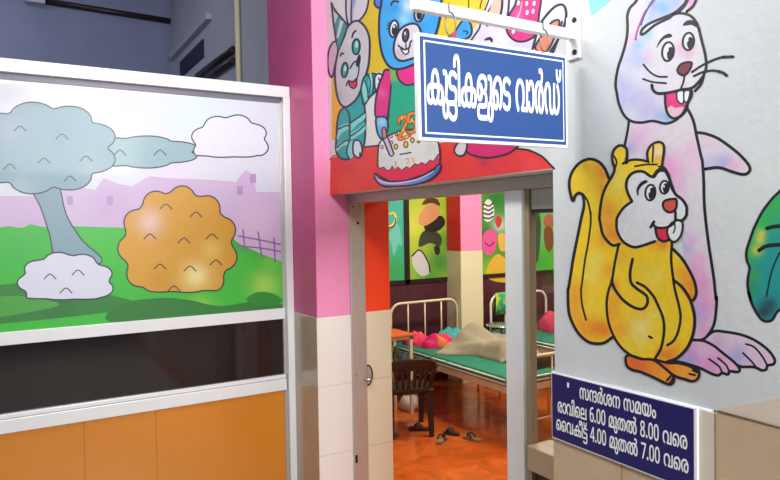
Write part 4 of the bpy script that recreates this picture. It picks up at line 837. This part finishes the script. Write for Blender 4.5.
# hanging board with its bracket and hooks
YS = 1.638
SG = .9789
X_ = lambda v: v*SG
Z_ = lambda v: 1.95+(v-1.95)*SG
br = thing('sign_bracket', 'white steel bracket arm fixed to the white wall above the blue hanging board', 'bracket', (XW, YS, Z_(2.635)))
part('arm', MB().box((X_(1.085), YS-.014, Z_(2.616)), (XW-.004, YS+.014, Z_(2.650)), .002), M_WSIGN, br)
pl = part('mounting_plate', MB().box((XW-.014, YS-.03, Z_(2.545)), (XW, YS+.03, Z_(2.705)), .004), M_WSIGN, br)
part('bolt', MB().tube([(XW-.018, YS-.012, Z_(2.685)), (XW-.009, YS-.012, Z_(2.685))], .010, 8), M_DARK, pl)
part('bolt', MB().tube([(XW-.018, YS-.012, Z_(2.568)), (XW-.009, YS-.012, Z_(2.568))], .010, 8), M_DARK, pl)
sg = thing('hanging_sign', 'blue board with large white ward lettering hanging from the white bracket arm', 'sign', (X_(1.42), YS, Z_(2.21)))
def rollx(x, z):  # the board hangs very slightly out of level
    a = math.radians(.55); dx_, dz_ = x-X_(1.42), z-Z_(2.38)
    return X_(1.42)+dx_*math.cos(a)-dz_*math.sin(a), Z_(2.38)+dx_*math.sin(a)+dz_*math.cos(a)
def slab(x0, x1, z0, z1, y0, y1):
    c = [rollx(*q) for q in ((x0, z0), (x1, z0), (x1, z1), (x0, z1))]
    return [(x, y0, z) for x, z in c], (0, y1-y0, 0)
sx0, sx1, sz0, sz1 = X_(1.096), X_(1.746), Z_(2.213), Z_(2.549)
part('backing_board', MB().prism(*slab(sx0, sx1, sz0, sz1, YS-.009, YS+.009)), M_WSIGN, sg)
part('border', MB().prism(*slab(sx0+.010, sx1-.008, sz0+.010, sz1-.010, YS-.0105, YS-.0085)), M_BLUE, sg, label='blue outer border')
part('border', MB().prism(*slab(sx0+.022, sx1-.018, sz0+.021, sz1-.021, YS-.0115, YS-.0095)), M_WSIGN, sg, label='thin white inner border')
fd = part('face_panel', MB().prism(*slab(sx0+.028, sx1-.023, sz0+.0265, sz1-.0265, YS-.0125, YS-.0105)), M_BLUE, sg, label='blue lettered face')
w1 = ['ka', ('u', -35, 0, 290), 'tta', ('i', 0, 0, 215), 'ka', 'lla', ('u', 35, 0, 330), 'e', 'Ta', ' ', ('va', 0, 0, 905), ('aa', 0, 0, 480), 'chr', ('Da', 0, 0, 1180), ('vir', 60, 0, 0)]
text_mesh('lettering', w1, X_(1.128), X_(1.712), Z_(2.327), Z_(2.334), .000192, lambda x, z, d: (x, YS-.0130-d, z), .0021, fd)
hk = []
for i, (px, py0, py1, t) in enumerate(((449, 15, 38, 'left'), (543, 33, 54, 'right'))):
    p0 = at(1, YS-.016, px, py0); p1 = at(1, YS-.016, px, py1)
    m = MB()
    zt = Z_(2.640); zb = rollx(p1.x, sz1)[1]-.006
    mid = (zt+zb)/2-.004; rx = .020
    loop = [(p0.x+.004+rx*math.cos(a), YS-.018, mid+.038*math.sin(a)) for a in [PI*.55-2*PI*.86*k/20 for k in range(21)]]
    m.tube([(p0.x-.002, YS-.018, zt+.012)] + loop, .0022, 6)
    hook = m.build('wire_hook', M_WIRE, label=f'bent grey wire hook at the {t} end of the blue hanging board', cat='hook', group='hooks of the hanging board')

# visiting-hours board on the dado
nb = thing('notice_board', 'navy blue visiting hours board with three white text lines on the tiles', 'sign', (XW, 1.47, 1.12))
def W_(y0, y1, za0, zb0, za1, zb1, x0, x1):   # slab on the wall; y falls to the right, heights at its two ends
    return [(x0, y0, za0), (x0, y1, za1), (x0, y1, zb1), (x0, y0, zb0)], (x1-x0, 0, 0)
part('edge', MB().prism(*W_(1.755, 1.156, Z_(1.1035), Z_(1.362), Z_(1.1035), Z_(1.3665), XW-.016, XW-.006)), M_WSIGN, nb, label='white edge strip')
fp = part('face_panel', MB().prism(*W_(1.751, 1.166, Z_(1.1085), Z_(1.357), Z_(1.1085), Z_(1.3625), XW-.0175, XW-.0155)), M_NAVY, nb)
pw = lambda x, z, d: (XW-.0179-d, -x, z)
L1 = ['sa', 'nda', 'chr', 'sha', 'na', ' ', 'sa', 'ma', 'ya', 'am']
muthal = [('ma', 0, 0, 700), ('u', 0, 0, 310), 'tha', 'chl']
vare = ['va', 'e', 'ra']
L2 = ['ra', ('aa', 0, 0, 470), 'va', ('i', 0, 0, 215), 'e', 'la', ' ', '6', '.', '0', '0', ' '] + muthal + [' ', '8', '.', '0', '0', ' '] + vare
L3 = ['ai', 'va', 'ka', ('ii', 0, 0, 225), 'tta', ('vir', -190, 0, 0), ' ', '4', '.', '0', '0', ' '] + muthal + [' ', '7', '.', '0', '0', ' '] + vare
for L_, ya, yb, za, zb, s_ in ((L1, 1.661, 1.337, 1.291, 1.300, .0000735), (L2, 1.772, 1.226, 1.213, 1.231, .0000735), (L3, 1.780, 1.222, 1.143, 1.157, .0000735)):
    text_mesh('lettering', L_, -X_(ya)+.013, -X_(yb)+.013, Z_(za), Z_(zb), s_*SG, pw, .0009, fp)
p = at(0, XW-.018, 568, 385)
part('screw', MB().box((XW-.0185, p.y-.004, p.z-.009), (XW-.017, p.y+.004, p.z+.009)), M_LETTER, fp)

# ------------------------------------------------------------------ ward: back wall panelling, column, posters
YB = 6.4
struct('wall_panelling', MB().box((XB, YB-.012, 0), (9, YB, 1.225), .002), M_MAROON)
m = MB()
for x in (2.9, 3.35, 4.02, 5.55, 6.6): m.box((x-.003, YB-.0135, 0), (x+.003, YB-.011, 1.225))
struct('panel_seam', m, M_BLACK, bpy.data.objects['wall_panelling'])
cl = struct('wall_column', MB().box((4.60, 6.1, 1.60), (4.925, YB, 3.6), .004), mat('pink_column', '#e58ab4', .5, vary=.03))
struct('column_side', MB().box((4.597, 6.1005, 1.60), (4.606, YB-.02, 3.6)), mat('crimson_side', '#dc2a34', .5), cl)
struct('column_base', MB().box((4.594, 6.095, 0), (4.928, YB, 1.60), .004), mat('ivory_base', '#dcd4b0', .4, vary=.03), cl)

def poster(x0, x1, label, paint, fw_=.035, z0=1.225, z1=2.75):
    t = thing('wall_poster', label, 'poster', ((x0+x1)/2, YB, z0), 0, 'posters on the ward wall')
    f = MB()
    f.box((x0, YB-.03, z0), (x1, YB-.001, z0+.05), .002); f.box((x0, YB-.03, z1), (x1, YB-.001, z1+.05), .002)
    f.box((x0, YB-.03, z0), (x0+fw_, YB-.001, z1), .002); f.box((x1-fw_, YB-.03, z0), (x1, YB-.001, z1), .002)
    part('frame', f, M_BLACK, t)
    pb = part('backing', MB().box((x0+fw_, YB-.015, z0+.05), (x1-fw_, YB-.002, z1)), M_WSIGN, t)
    P = Paint(1, YB-.015, .0006); paint(P)
    o = P.build('print', PRINT, None); o.parent = pb
def q4(x0, x1, z0, z1):   # photo positions of a rectangle on the ward wall
    return [prj((x, YB-.016, z)) for x, z in ((x0, z0), (x1, z0), (x1, z1), (x0, z1))]
def prj(P_):
    d = Vector(P_)-EYE; z = d.dot(fw); return (390+F*d.dot(rt)/z, 240-F*d.dot(up)/z)
def pa(P):
    P.fill(q4(3.2, 3.975, 1.275, 2.75), '#3fb58c', [(396,270,'#3aa85c',16),(400,210,'#48b8a4',18),(388,240,'#45b49c',14)], sm=False, grid=5)
    P.fill([(388,236),(393,228),(396,222),(400,230),(402,246),(398,244),(394,256),(391,242)], '#6fc8b8')
    P.line([(389,214),(394,213),(396,219),(392,225),(387,227)], 2.2, '#e2d24a'); P.line([(396,218),(394,226),(387,228)], 1.2, '#1f2a66')
    P.fill([(384,226),(389,228),(388,236),(384,238)], '#a4302c')
poster(3.2, 4.01, 'teal poster with a small yellow curve, left of the lime green poster', pa)
def pb_(P):
    P.fill(q4(4.045, 4.645, 1.275, 2.75), '#a9c63c', [(412,225,'#d4d64e',14),(430,215,'#c4d048',14),(440,262,'#3f8f3c',16),(445,240,'#5aa83c',12),(412,270,'#8fbf3c',12),(447,205,'#8fca34',10),(428,278,'#4fa03c',12)], sm=False, grid=4)
    # plain stand-in: dark shrubs, a pale boulder and an amber bloom
    P.fill([(419,247),(421,234),(430,229),(441,236),(440,246),(430,243)], '#3c4230')
    P.fill([(424,226),(432,218),(442,216),(445,224),(438,231),(428,232)], '#23281f')
    P.fill([(418,221),(424,208),(434,204),(440,210),(436,219),(424,226)], '#d49a68')
    P.fill([(422,205),(427,198),(437,199),(440,206),(432,203)], '#5a3826')
    P.fill([(412,256),(420,250),(428,262),(430,272),(422,276),(414,268)], '#c9cbcc'); P.line([(412,256),(420,250),(428,262),(430,272)], 1.4, '#1d1d1d')
    P.fill([(434,247),(439,246),(440,253),(436,255)], '#2b2b2b')
poster(4.01, 4.68, 'lime green poster in a dark frame left of the pink column', pb_)
def pc(P):
    P.fill(q4(4.95, 5.98, 1.275, 2.75), '#4f9a3c', [(497,198,'#1f7a34',12),(488,235,'#2a6a34',10),(492,270,'#9cc83c',10),(500,278,'#aacb3e',8),(500,225,'#c8d8d0',7),(520,230,'#7cb84c',12)], sm=False, grid=3)
    P.fill([(484,205),(488,199),(493,204),(494,216),(488,222),(484,218)], '#dfe2e2')
    for k in range(4): P.line([(483.5,204+k*4.5),(489,206+k*4.2),(493,203+k*4.5)], 1.5, '#1b1b1f')
    P.fill([(483,236),(488,230),(495,231),(497,240),(494,252),(487,255),(483,248)], '#e05a9c'); P.line([(485,243),(490,246),(494,242)], 1.2, '#7a1f4a')
    P.fill([(498,236),(503,233),(508,240),(506,250),(500,250)], '#e0b850'); P.fill([(486,276),(490,262),(498,254),(507,262),(510,280),(498,282)], '#dfb63c'); P.fill([(495,220),(499,215),(502,222),(498,228)], '#c83a3c')
poster(4.945, 5.99, 'green jungle poster with stripes and pink and golden blobs, right of the pink column', pc)
def pd(P):
    P.fill(q4(6.0, 7.1, 1.275, 2.75), '#5cbf3c', [(535,235,'#8fc4b4',10),(532,225,'#3a8f5c',8),(548,222,'#9fb48c',7),(548,258,'#54c23c',12),(535,262,'#3fae54',9)], sm=False, grid=3)
    P.fill([(544,218),(548,214),(553,216),(554,224),(549,228),(544,225)], '#b0683c'); P.fill([(544,229),(551,227),(554,240),(550,252),(545,246)], '#84402c')
    P.fill([(534,218),(538,212),(541,225),(539,255),(536,262),(534,240)], '#2c5a34')
poster(5.99, 7.1, 'green poster with a brown shape seen through the side light glass', pd)

# ------------------------------------------------------------------ beds
def rounded(x0, x1, y, z0, z1, r):
    pts = [(x0, y, z0)]
    for k in range(9):
        a = PI - PI/2*k/8; pts.append((x0+r+r*math.cos(a), y, z1-r+r*math.sin(a)))
    for k in range(9):
        a = PI/2 - PI/2*k/8; pts.append((x1-r+r*math.cos(a), y, z1-r+r*math.sin(a)))
    return pts + [(x1, y, z0)]
def bed(label, x0, x1, y0, y1, metal, headtop, zt=.60):
    t = thing('hospital_bed', label, 'bed', ((x0+x1)/2, (y0+y1)/2, 0), 0, 'ward beds')
    hb = part('headboard', MB().tube(rounded(x0+.01, x1-.01, y1, 0, headtop, .13), .016, 10), metal, t)
    for k in range(1, 4):
        x = x0+.01+(x1-x0-.02)*k/4
        part('bar', MB().tube([(x, y1, .40), (x, y1, headtop)], .009, 8), metal, hb)
    part('cross_rail', MB().tube([(x0, y1, .40), (x1, y1, .40)], .011, 8), metal, hb)
    fb = part('footboard', MB().tube(rounded(x0+.01, x1-.01, y0, 0, .76, .06), .016, 10), metal, t)
    for k in range(1, 4):
        x = x0+.01+(x1-x0-.02)*k/4
        part('bar', MB().tube([(x, y0, .20), (x, y0, .76)], .008, 8), metal, fb)
    part('cross_rail', MB().tube([(x0, y0, .20), (x1, y0, .20)], .010, 8), metal, fb)
    f = MB()
    f.box((x0, y0+.02, zt-.145), (x0+.035, y1-.02, zt-.085), .003); f.box((x1-.035, y0+.02, zt-.145), (x1, y1-.02, zt-.085), .003)
    f.box((x0, y0+.02, zt-.145), (x1, y0+.055, zt-.085), .003); f.box((x0, y1-.055, zt-.145), (x1, y1-.02, zt-.085), .003)
    f.box((x0+.02, y0+.04, zt-.098), (x1-.02, y1-.04, zt-.088))
    part('frame', f, metal, t)
    for y in (y1-.42, y1-.80, y0+.5):
        part('leg', MB().tube([(x1-.03, y, 0), (x1-.03, y, zt-.1)], .014, 8), metal, t)
    part('brace', MB().tube([(x0+.03, y1-.42, .30), (x1-.03, y1-.42, .30)], .010, 8), metal, t)
    mt = part('mattress', MB().box((x0-.012, y0+.03, zt-.085), (x1+.012, y1-.03, zt), .022, 3), M_GREENSHEET, t)
    pp_ = MB()
    for z in (zt-.026, zt-.062):
        pp_.tube([(x0-.0135, y0+.06, z), (x0-.0135, y1-.06, z)], .0095, 6)
        pp_.tube([(x0+.03, y0+.0285, z), (x1-.03, y0+.0285, z)], .0095, 6)
    part('piping', pp_, M_PIPING, mt)
    return t
bed('cream iron bed with green mattress holding the beige blanket', 3.63, 4.585, 4.12, 6.16, M_CREAMPAINT, 1.03)
bed('white iron bed farther right with a green towel over its headboard', 5.09, 6.05, 4.35, 6.16, M_WENAMEL, 1.03)

# beige blanket heaped on the near bed
ZT = .60
def fold(x, y, s=1): return noise.noise(Vector((x*7*s, y*3*s, 1.3)))
def blanket(u, v):
    # u along the bed (head to foot), v across from the near side
    y = 5.52 - .90*u
    near = 3.66 + .30*min(1, max(0, (u-.25)/.3))*1 if u > .25 else 3.66 + .42*max(0, (.22-u)/.22)
    far = 4.52
    x = near + (far-near)*v
    e = min(1, u/.14)*min(1, (1.0-u)/.12+.12) * min(1, v/.10 if v < .1 else 1) * min(1, (1-v)/.12)
    ridge = math.exp(-((x-4.20)/.27)**2)
    knee = .8 + .22*math.exp(-((y-5.36)/.13)**2) - .10*math.exp(-((y-4.98)/.16)**2) + .06*math.exp(-((y-4.7)/.2)**2)
    h = .205*ridge*knee*max(0, e) + .030*max(0, e)**.5
    crease = .018*math.sin(15*(x-.6*y)+3*fold(x, y))*max(0, e)*(.4+ridge) + .014*fold(x, y, 1.6)*max(0, e)
    return (x, y, ZT+.008+max(0, h+crease))
m = MB().sheet(blanket, 60, 44, .006)
m.build('blanket', mat('beige_blanket', '#938a70', .85, vary=.08, scale=14, bump=.2, bscale=120), label='rumpled beige blanket heaped up on the near green mattress', cat='blanket')
# dark folded cloth on the bed's foot
def dcloth(u, v):
    e = min(1, u/.15, (1-u)/.15, v/.15, (1-v)/.15)
    return (3.88+.64*u, 4.24+.10*v, ZT+.006+.10*e**.5+.012*e*noise.noise(Vector((u*5, v*4, 2))))
MB().sheet(dcloth, 24, 18, .005).build('folded_cloth', mat('charcoal_cloth', '#2c2528', .9, vary=.15), label='dark folded cloth at the foot of the near bed', cat='cloth')

# pink and orange cloth bundle
def pinkmat():
    m = bpy.data.materials.new('pink_orange_print'); m.use_nodes = True; nt = m.node_tree; b = nt.nodes['Principled BSDF']; b.inputs['Roughness'].default_value = .8
    tc = nt.nodes.new('ShaderNodeTexCoord'); n = nt.nodes.new('ShaderNodeTexNoise'); n.inputs['Scale'].default_value = 7; n.inputs['Detail'].default_value = 2
    nt.links.new(tc.outputs['Object'], n.inputs['Vector'])
    r = nt.nodes.new('ShaderNodeValToRGB'); e = r.color_ramp.elements
    e[0].position = .44; e[0].color = lin('#d41c62') + (1,); e[1].position = .62; e[1].color = lin('#dd7a34') + (1,)
    x = r.color_ramp.elements.new(.53); x.color = lin('#dc3058') + (1,)
    nt.links.new(n.outputs['Fac'], r.inputs[0]); nt.links.new(r.outputs[0], b.inputs['Base Color']); return m
M_PK = pinkmat()
def bundle(cx, cy, rx, ry, h, rz, seed):
    c, s = math.cos(rz), math.sin(rz)
    def fn(u, v):
        a, b_ = 2*u-1, 2*v-1
        # square to disc
        X = a*math.sqrt(max(0, 1-b_*b_/2)); Y_ = b_*math.sqrt(max(0, 1-a*a/2))
        rr = min(1, math.hypot(X, Y_))
        k = (1-rr**2.6)**.5 if rr < 1 else 0
        w = 1+.10*noise.noise(Vector((X*2, Y_*2, seed)))
        x, y = X*rx*w, Y_*ry*w
        hh = h*k*(1+.28*noise.noise(Vector((X*2.2, Y_*2.2, seed+3)))) + .02*k*math.sin(9*(X+.5*Y_)+seed)
        return (cx+x*c-y*s, cy+x*s+y*c, ZT+.007+max(0, hh))
    return fn
MB().sheet(bundle(3.82, 5.92, .14, .15, .11, .35, 1.0), 26, 26, .005).build('cloth_bundle', M_PK, label='pink and orange cloth bundle nearest the headboard of the near bed', cat='cloth')
MB().sheet(bundle(3.93, 5.63, .20, .10, .12, -.3, 5.0), 26, 26, .005).build('cloth_bundle', M_PK, label='pink cloth bundle tucked against the beige blanket', cat='cloth')
MB().sheet(bundle(4.32, 5.95, .19, .13, .10, 0, 8.0), 22, 22, .005).build('pillow', mat('teal_pillow', '#2fa39a', .7, vary=.06), label='teal pillow behind the pink bundles on the near bed', cat='pillow')
MB().sheet(bundle(5.78, 5.62, .26, .34, .20, 0, 12.0), 26, 26, .005).build('cloth_bundle', mat('red_pink_cloth', '#cf3f5c', .8, vary=.2, scale=12), label='red and pink bundle on the far bed seen through the glass', cat='cloth')

# towel over the second headboard
def towelmat():
    m = bpy.data.materials.new('green_towel'); m.use_nodes = True; nt = m.node_tree; b = nt.nodes['Principled BSDF']; b.inputs['Roughness'].default_value = .9
    tc = nt.nodes.new('ShaderNodeTexCoord'); n = nt.nodes.new('ShaderNodeTexNoise'); n.inputs['Scale'].default_value = 9
    nt.links.new(tc.outputs['Object'], n.inputs['Vector'])
    r = nt.nodes.new('ShaderNodeValToRGB'); e = r.color_ramp.elements
    e[0].position = .45; e[0].color = lin('#1fa070') + (1,); e[1].position = .6; e[1].color = lin('#b9c832') + (1,)
    nt.links.new(n.outputs['Fac'], r.inputs[0]); nt.links.new(r.outputs[0], b.inputs['Base Color']); return m
m = MB(); prof = []
n0 = len(m.bm.faces)
rows = []
for i in range(15):
    x = 5.16+.34*i/14
    zt = 1.03+.022 - .13*(1-math.sqrt(max(0, 1-((.13-min(.13, max(0, x-5.10)))/.13)**2)))
    row = []
    for (dy, dzz) in ((-.024, -.27), (-.024, -.15), (-.024, -.02), (-.014, -.004), (0, 0), (.014, -.004), (.024, -.02), (.024, -.2)):
        row.append(m.bm.verts.new((x, 6.16+dy+.006*math.sin(i*1.3+dzz*20), zt+dzz)))
    rows.append(row)
for A, B in zip(rows, rows[1:]):
    for k in range(len(A)-1):
        f = m.bm.faces.new((A[k], B[k], B[k+1], A[k+1])); f.smooth = True
tw = m.build('towel', towelmat(), label='green and yellow towel hung over the left corner of the far headboard', cat='towel')
sm_ = tw.modifiers.new('thick', 'SOLIDIFY'); sm_.thickness = .004; sm_.offset = 1

# ------------------------------------------------------------------ round steel stool and cloth
t = thing('steel_stool', 'round stainless steel stool between the two beds', 'stool', (4.84, 5.66, 0))
part('seat', MB().lathe([(.0, .735), (.165, .735), (.178, .742), (.178, .752), (.16, .757), (0, .752)], (4.84, 5.66, 0), 32), M_STEEL, t)
for k in range(4):
    a = PI/4+PI/2*k
    part('leg', MB().tube([(4.84+.17*math.cos(a), 5.66+.17*math.sin(a), 0), (4.84+.11*math.cos(a), 5.66+.11*math.sin(a), .737)], .011, 8), M_STEEL, t)
part('foot_ring', MB().tube([(4.84+.152*math.cos(2*PI*k/24), 5.66+.152*math.sin(2*PI*k/24), .22) for k in range(24)], .008, 6, closed=True), M_STEEL, t)

# ------------------------------------------------------------------ bedside locker
lx0, lx1, ly0, ly1, lz = 3.10, 3.46, 5.42, 5.78, .80
t = thing('bedside_locker', 'cream metal bedside locker with an orange top beside the near bed', 'locker', ((lx0+lx1)/2, (ly0+ly1)/2, 0))
part('top', MB().box((lx0-.015, ly0-.015, lz), (lx1+.015, ly1+.015, lz+.022), .004), mat('orange_top', '#d8622c', .4), t)
b_ = MB()
for x in (lx0, lx1-.03):
    for y in (ly0, ly1-.03): b_.box((x, y, 0), (x+.03, y+.03, lz), .002)
b_.box((lx0, ly0, lz-.03), (lx1, ly1, lz)); b_.box((lx0, ly1-.012, .3), (lx1, ly1, lz)); b_.box((lx0, ly0, .30), (lx0+.012, ly1, lz))
part('body', b_, M_CREAMPAINT, t)
part('shelf', MB().box((lx0+.01, ly0+.005, .47), (lx1-.005, ly1-.005, .50), .002), M_CREAMPAINT, t)
for i, (x, y, c, h, nm, lb) in enumerate(((3.40, 5.50, '#3c6a86', .13, 'jar', 'small blue jar on the locker shelf'), (3.34, 5.56, '#54603c', .18, 'bottle', 'olive green bottle on the locker shelf'))):
    MB().lathe([(0, .501), (.035, .501), (.036, .501+h*.65), (.018, .501+h*.8), (.018, .501+h), (0, .501+h)], (x, y, 0), 16).build(nm, mat(f'{nm}_glass', c, .15), label=lb, cat=nm)

# ------------------------------------------------------------------ brown plastic chair
CX, CY, CA = 3.115, 5.01, math.radians(-19.3)
t = thing('plastic_chair', 'dark brown moulded plastic armchair seen from behind beside the near bed', 'chair', (CX, CY, 0), CA)
def lpart(name, mb, m, parent=t, **kw):
    o = mb.build(name, m, None, **kw); o.parent = parent; return o
def seat(u, v):
    x = (u-.5)*.44; y = -.20+.42*v
    return (x*(1+.06*v), y, .425-.022*math.cos(PI*(u-.5))*math.sin(PI*v)+.012*v - .03*max(0, (v-.88)/.12)**2)
seat_o = lpart('seat', MB().sheet(seat, 16, 14, .014), M_CHAIR)
def bp(u, z):   # point on the curved back shell
    k = (z-.40)/.33; w = .195+.045*min(1, k*1.6)-.02*max(0, k-.75)*2
    x = u*w
    return Vector((x, -.205-.075*k+.055*(abs(u)**2.2), z))
back = MB()
topz = lambda u: .735-.050*abs(u)**3
def shell(u0, u1, z0f, z1f, n=10, nz=6, th=.012):
    n0 = len(back.bm.faces); A = {}
    for i in range(n+1):
        u = u0+(u1-u0)*i/n
        for j in range(nz+1):
            z = z0f(u)+(z1f(u)-z0f(u))*j/nz; p_ = bp(u, z)
            A[i, j, 0] = back.bm.verts.new(p_); A[i, j, 1] = back.bm.verts.new(p_+Vector((0, -th, 0)))
    def F(*k):
        f = back.bm.faces.new([A[q] for q in k]); f.smooth = True
    for i in range(n):
        for j in range(nz):
            F((i, j, 0), (i+1, j, 0), (i+1, j+1, 0), (i, j+1, 0)); F((i, j, 1), (i, j+1, 1), (i+1, j+1, 1), (i+1, j, 1))
        F((i, 0, 0), (i, 0, 1), (i+1, 0, 1), (i+1, 0, 0)); F((i, nz, 0), (i+1, nz, 0), (i+1, nz, 1), (i, nz, 1))
    for j in range(nz):
        F((0, j, 0), (0, j+1, 0), (0, j+1, 1), (0, j, 1)); F((n, j, 0), (n, j, 1), (n, j+1, 1), (n, j+1, 0))
shell(-1, 1, lambda u: topz(u)-.115+.03*abs(u), topz, 20, 4)
shell(-1, 1, lambda u: .395, lambda u: .455, 20, 2)
shell(-1, -.80, lambda u: .45, lambda u: topz(u)-.08, 3, 6); shell(.80, 1, lambda u: .45, lambda u: topz(u)-.08, 3, 6)
bk = lpart('backrest', back, M_CHAIR)
for k in range(6):
    u = -.60+1.2*k/5; back = MB()
    shell(u-.075, u+.075, lambda w: .45, lambda w: topz(w)-.10, 2, 6, .010)
    lpart('slat', back, M_CHAIR, bk)
for s in (-1, 1):
    lpart('arm', MB().tube(smooth([bp(s*.97, .64)+Vector((0, -.004, 0)), Vector((s*.262, -.15, .635)), Vector((s*.268, .05, .640)), Vector((s*.262, .19, .625)), Vector((s*.25, .215, .54)), Vector((s*.225, .20, .43))], k=5), .017, 8), M_CHAIR)
    lg = MB(); lg.prism([(s*.165, -.235, 0), (s*.205, -.235, 0), (s*.215, -.19, .43), (s*.155, -.19, .43)], (0, .035, 0)); lpart('leg', lg, M_CHAIR)
    lg = MB(); lg.prism([(s*.175, .20, 0), (s*.215, .20, 0), (s*.235, .175, .43), (s*.165, .175, .43)], (0, .035, 0)); lpart('leg', lg, M_CHAIR)

# ------------------------------------------------------------------ sandals and bag on the floor
def sandal(x, y, rz, L, label, sole, strap, group='footwear on the ward floor'):
    t = thing('sandal', label, 'sandal', (x, y, 0), rz, group)
    w = L*.19
    out = smooth([(0, L*.5), (w*.8, L*.42), (w*1.05, L*.2), (w*.78, -.08*L), (w*.85, -.34*L), (w*.45, -.49*L), (-w*.45, -.49*L), (-w*.85, -.34*L), (-w*.78, -.08*L), (-w*1.05, L*.2), (-w*.8, L*.42)], True, 4)
    o = MB().prism([(p_.x, p_.y, 0) for p_ in out], (0, 0, .022)).build('sole', sole); o.parent = t
    for s_ in (-1, 1):
        o = MB().tube(smooth([(0, L*.27, .020), (s_*w*.35, L*.2, .048), (s_*w*.75, L*.06, .052), (s_*w*.86, -.1*L, .020)], k=4), .0085, 8).build('strap', strap); o.parent = t
    return t
sandal(3.225, 4.595, -.9, .20, 'tan sandal lying leftmost of the three by the chair', M_SOLE, M_RUBBER)
sandal(3.40, 4.69, .5, .16, 'dark sandal in the middle behind the two tan ones', M_RUBBER, M_RUBBER)
sandal(3.47, 4.475, .2, .19, 'tan sandal lying rightmost of the three by the chair', M_SOLE, M_RUBBER)
p = at(2, 0, 420, 430)
sandal(p.x, p.y, .9, .22, 'dark sandal in the shadow under the plastic chair', M_RUBBER, M_RUBBER)
p = at(2, 0, 391, 437)
sandal(p.x-.02, p.y+.02, 1.2, .2, 'brown sandal half hidden behind the cream doorway tile', mat('brown_leather', '#7a3f22', .6), M_RUBBER)
p = at(2, 0, 402, 411)
def bag(u, v):
    a = 2*PI*u; k = v
    r = (.11*(1-.25*k)*(1+.12*noise.noise(Vector((math.cos(a)*2, math.sin(a)*2, k*3)))))*(1 if v < .85 else (1-v)/.15+.05)
    return (p.x+r*math.cos(a), p.y+.06+r*math.sin(a), .002+.17*min(1, k*1.1))
m = MB().lathe([(.05, .002), (.10, .004), (.115, .05), (.105, .10), (.07, .14), (.03, .155), (.045, .18), (.02, .185)], (p.x+.12, p.y+.02, 0), 20)
for v in m.bm.verts: v.co += Vector((noise.noise(v.co*14), noise.noise(v.co*14+Vector((5, 0, 0))), 0))*.02
m.build('carry_bag', mat('white_polythene', '#d9d2c4', .6), label='small white carry bag on the floor behind the plastic chair', cat='bag')

# ------------------------------------------------------------------ light
def area(name, loc, size, energy, col=(1, 1, 1), target=None, sy=None):
    l = bpy.data.lights.new(name, 'AREA'); l.energy = energy; l.color = col; l.size = size
    if sy: l.shape = 'RECTANGLE'; l.size_y = sy
    o = bpy.data.objects.new(name, l); COL.objects.link(o); o.location = loc
    d = (Vector(target)-Vector(loc)) if target else Vector((0, 0, -1))
    o.rotation_euler = d.to_track_quat('-Z', 'Y').to_euler()
    return o
area('unseen_corridor_lamp', (.8, -2.6, 3.3), 2.0, 258, (1, .985, .965), (1.2, 3.0, 1.7), 1.0)
area('unseen_corridor_lamp', (.4, 2.1, 3.6), 1.3, 42, (1, .99, .97), (1.8, 2.2, 2.0), .3)  # added fill, no fixture known; brightens the white wall and mural
area('ward_lamp', (4.2, 4.3, 3.5), 1.3, 105, (1, .96, .86), None, .4)
area('ward_lamp', (6.6, 4.3, 3.5), 1.3, 70, (1, .96, .86), None, .4)
area('ward_lamp', (4.2, 1.0, 3.5), 1.3, 50, (1, .96, .86), None, .4)
area('hall_fill', (-.8, 6.4, 5.1), .8, 34, (.86, .9, 1))  # added weak light, no fixture known; lifts the dim room behind the partition
wd = bpy.data.worlds.new('daylight'); SC.world = wd; wd.use_nodes = True
bg = wd.node_tree.nodes['Background']; bg.inputs[0].default_value = (.86, .92, 1, 1); bg.inputs[1].default_value = .14
vs = SC.view_settings; vs.view_transform = 'Standard'; vs.look = 'None'; vs.gamma = 1; vs.exposure = 0; vs.use_curve_mapping = False
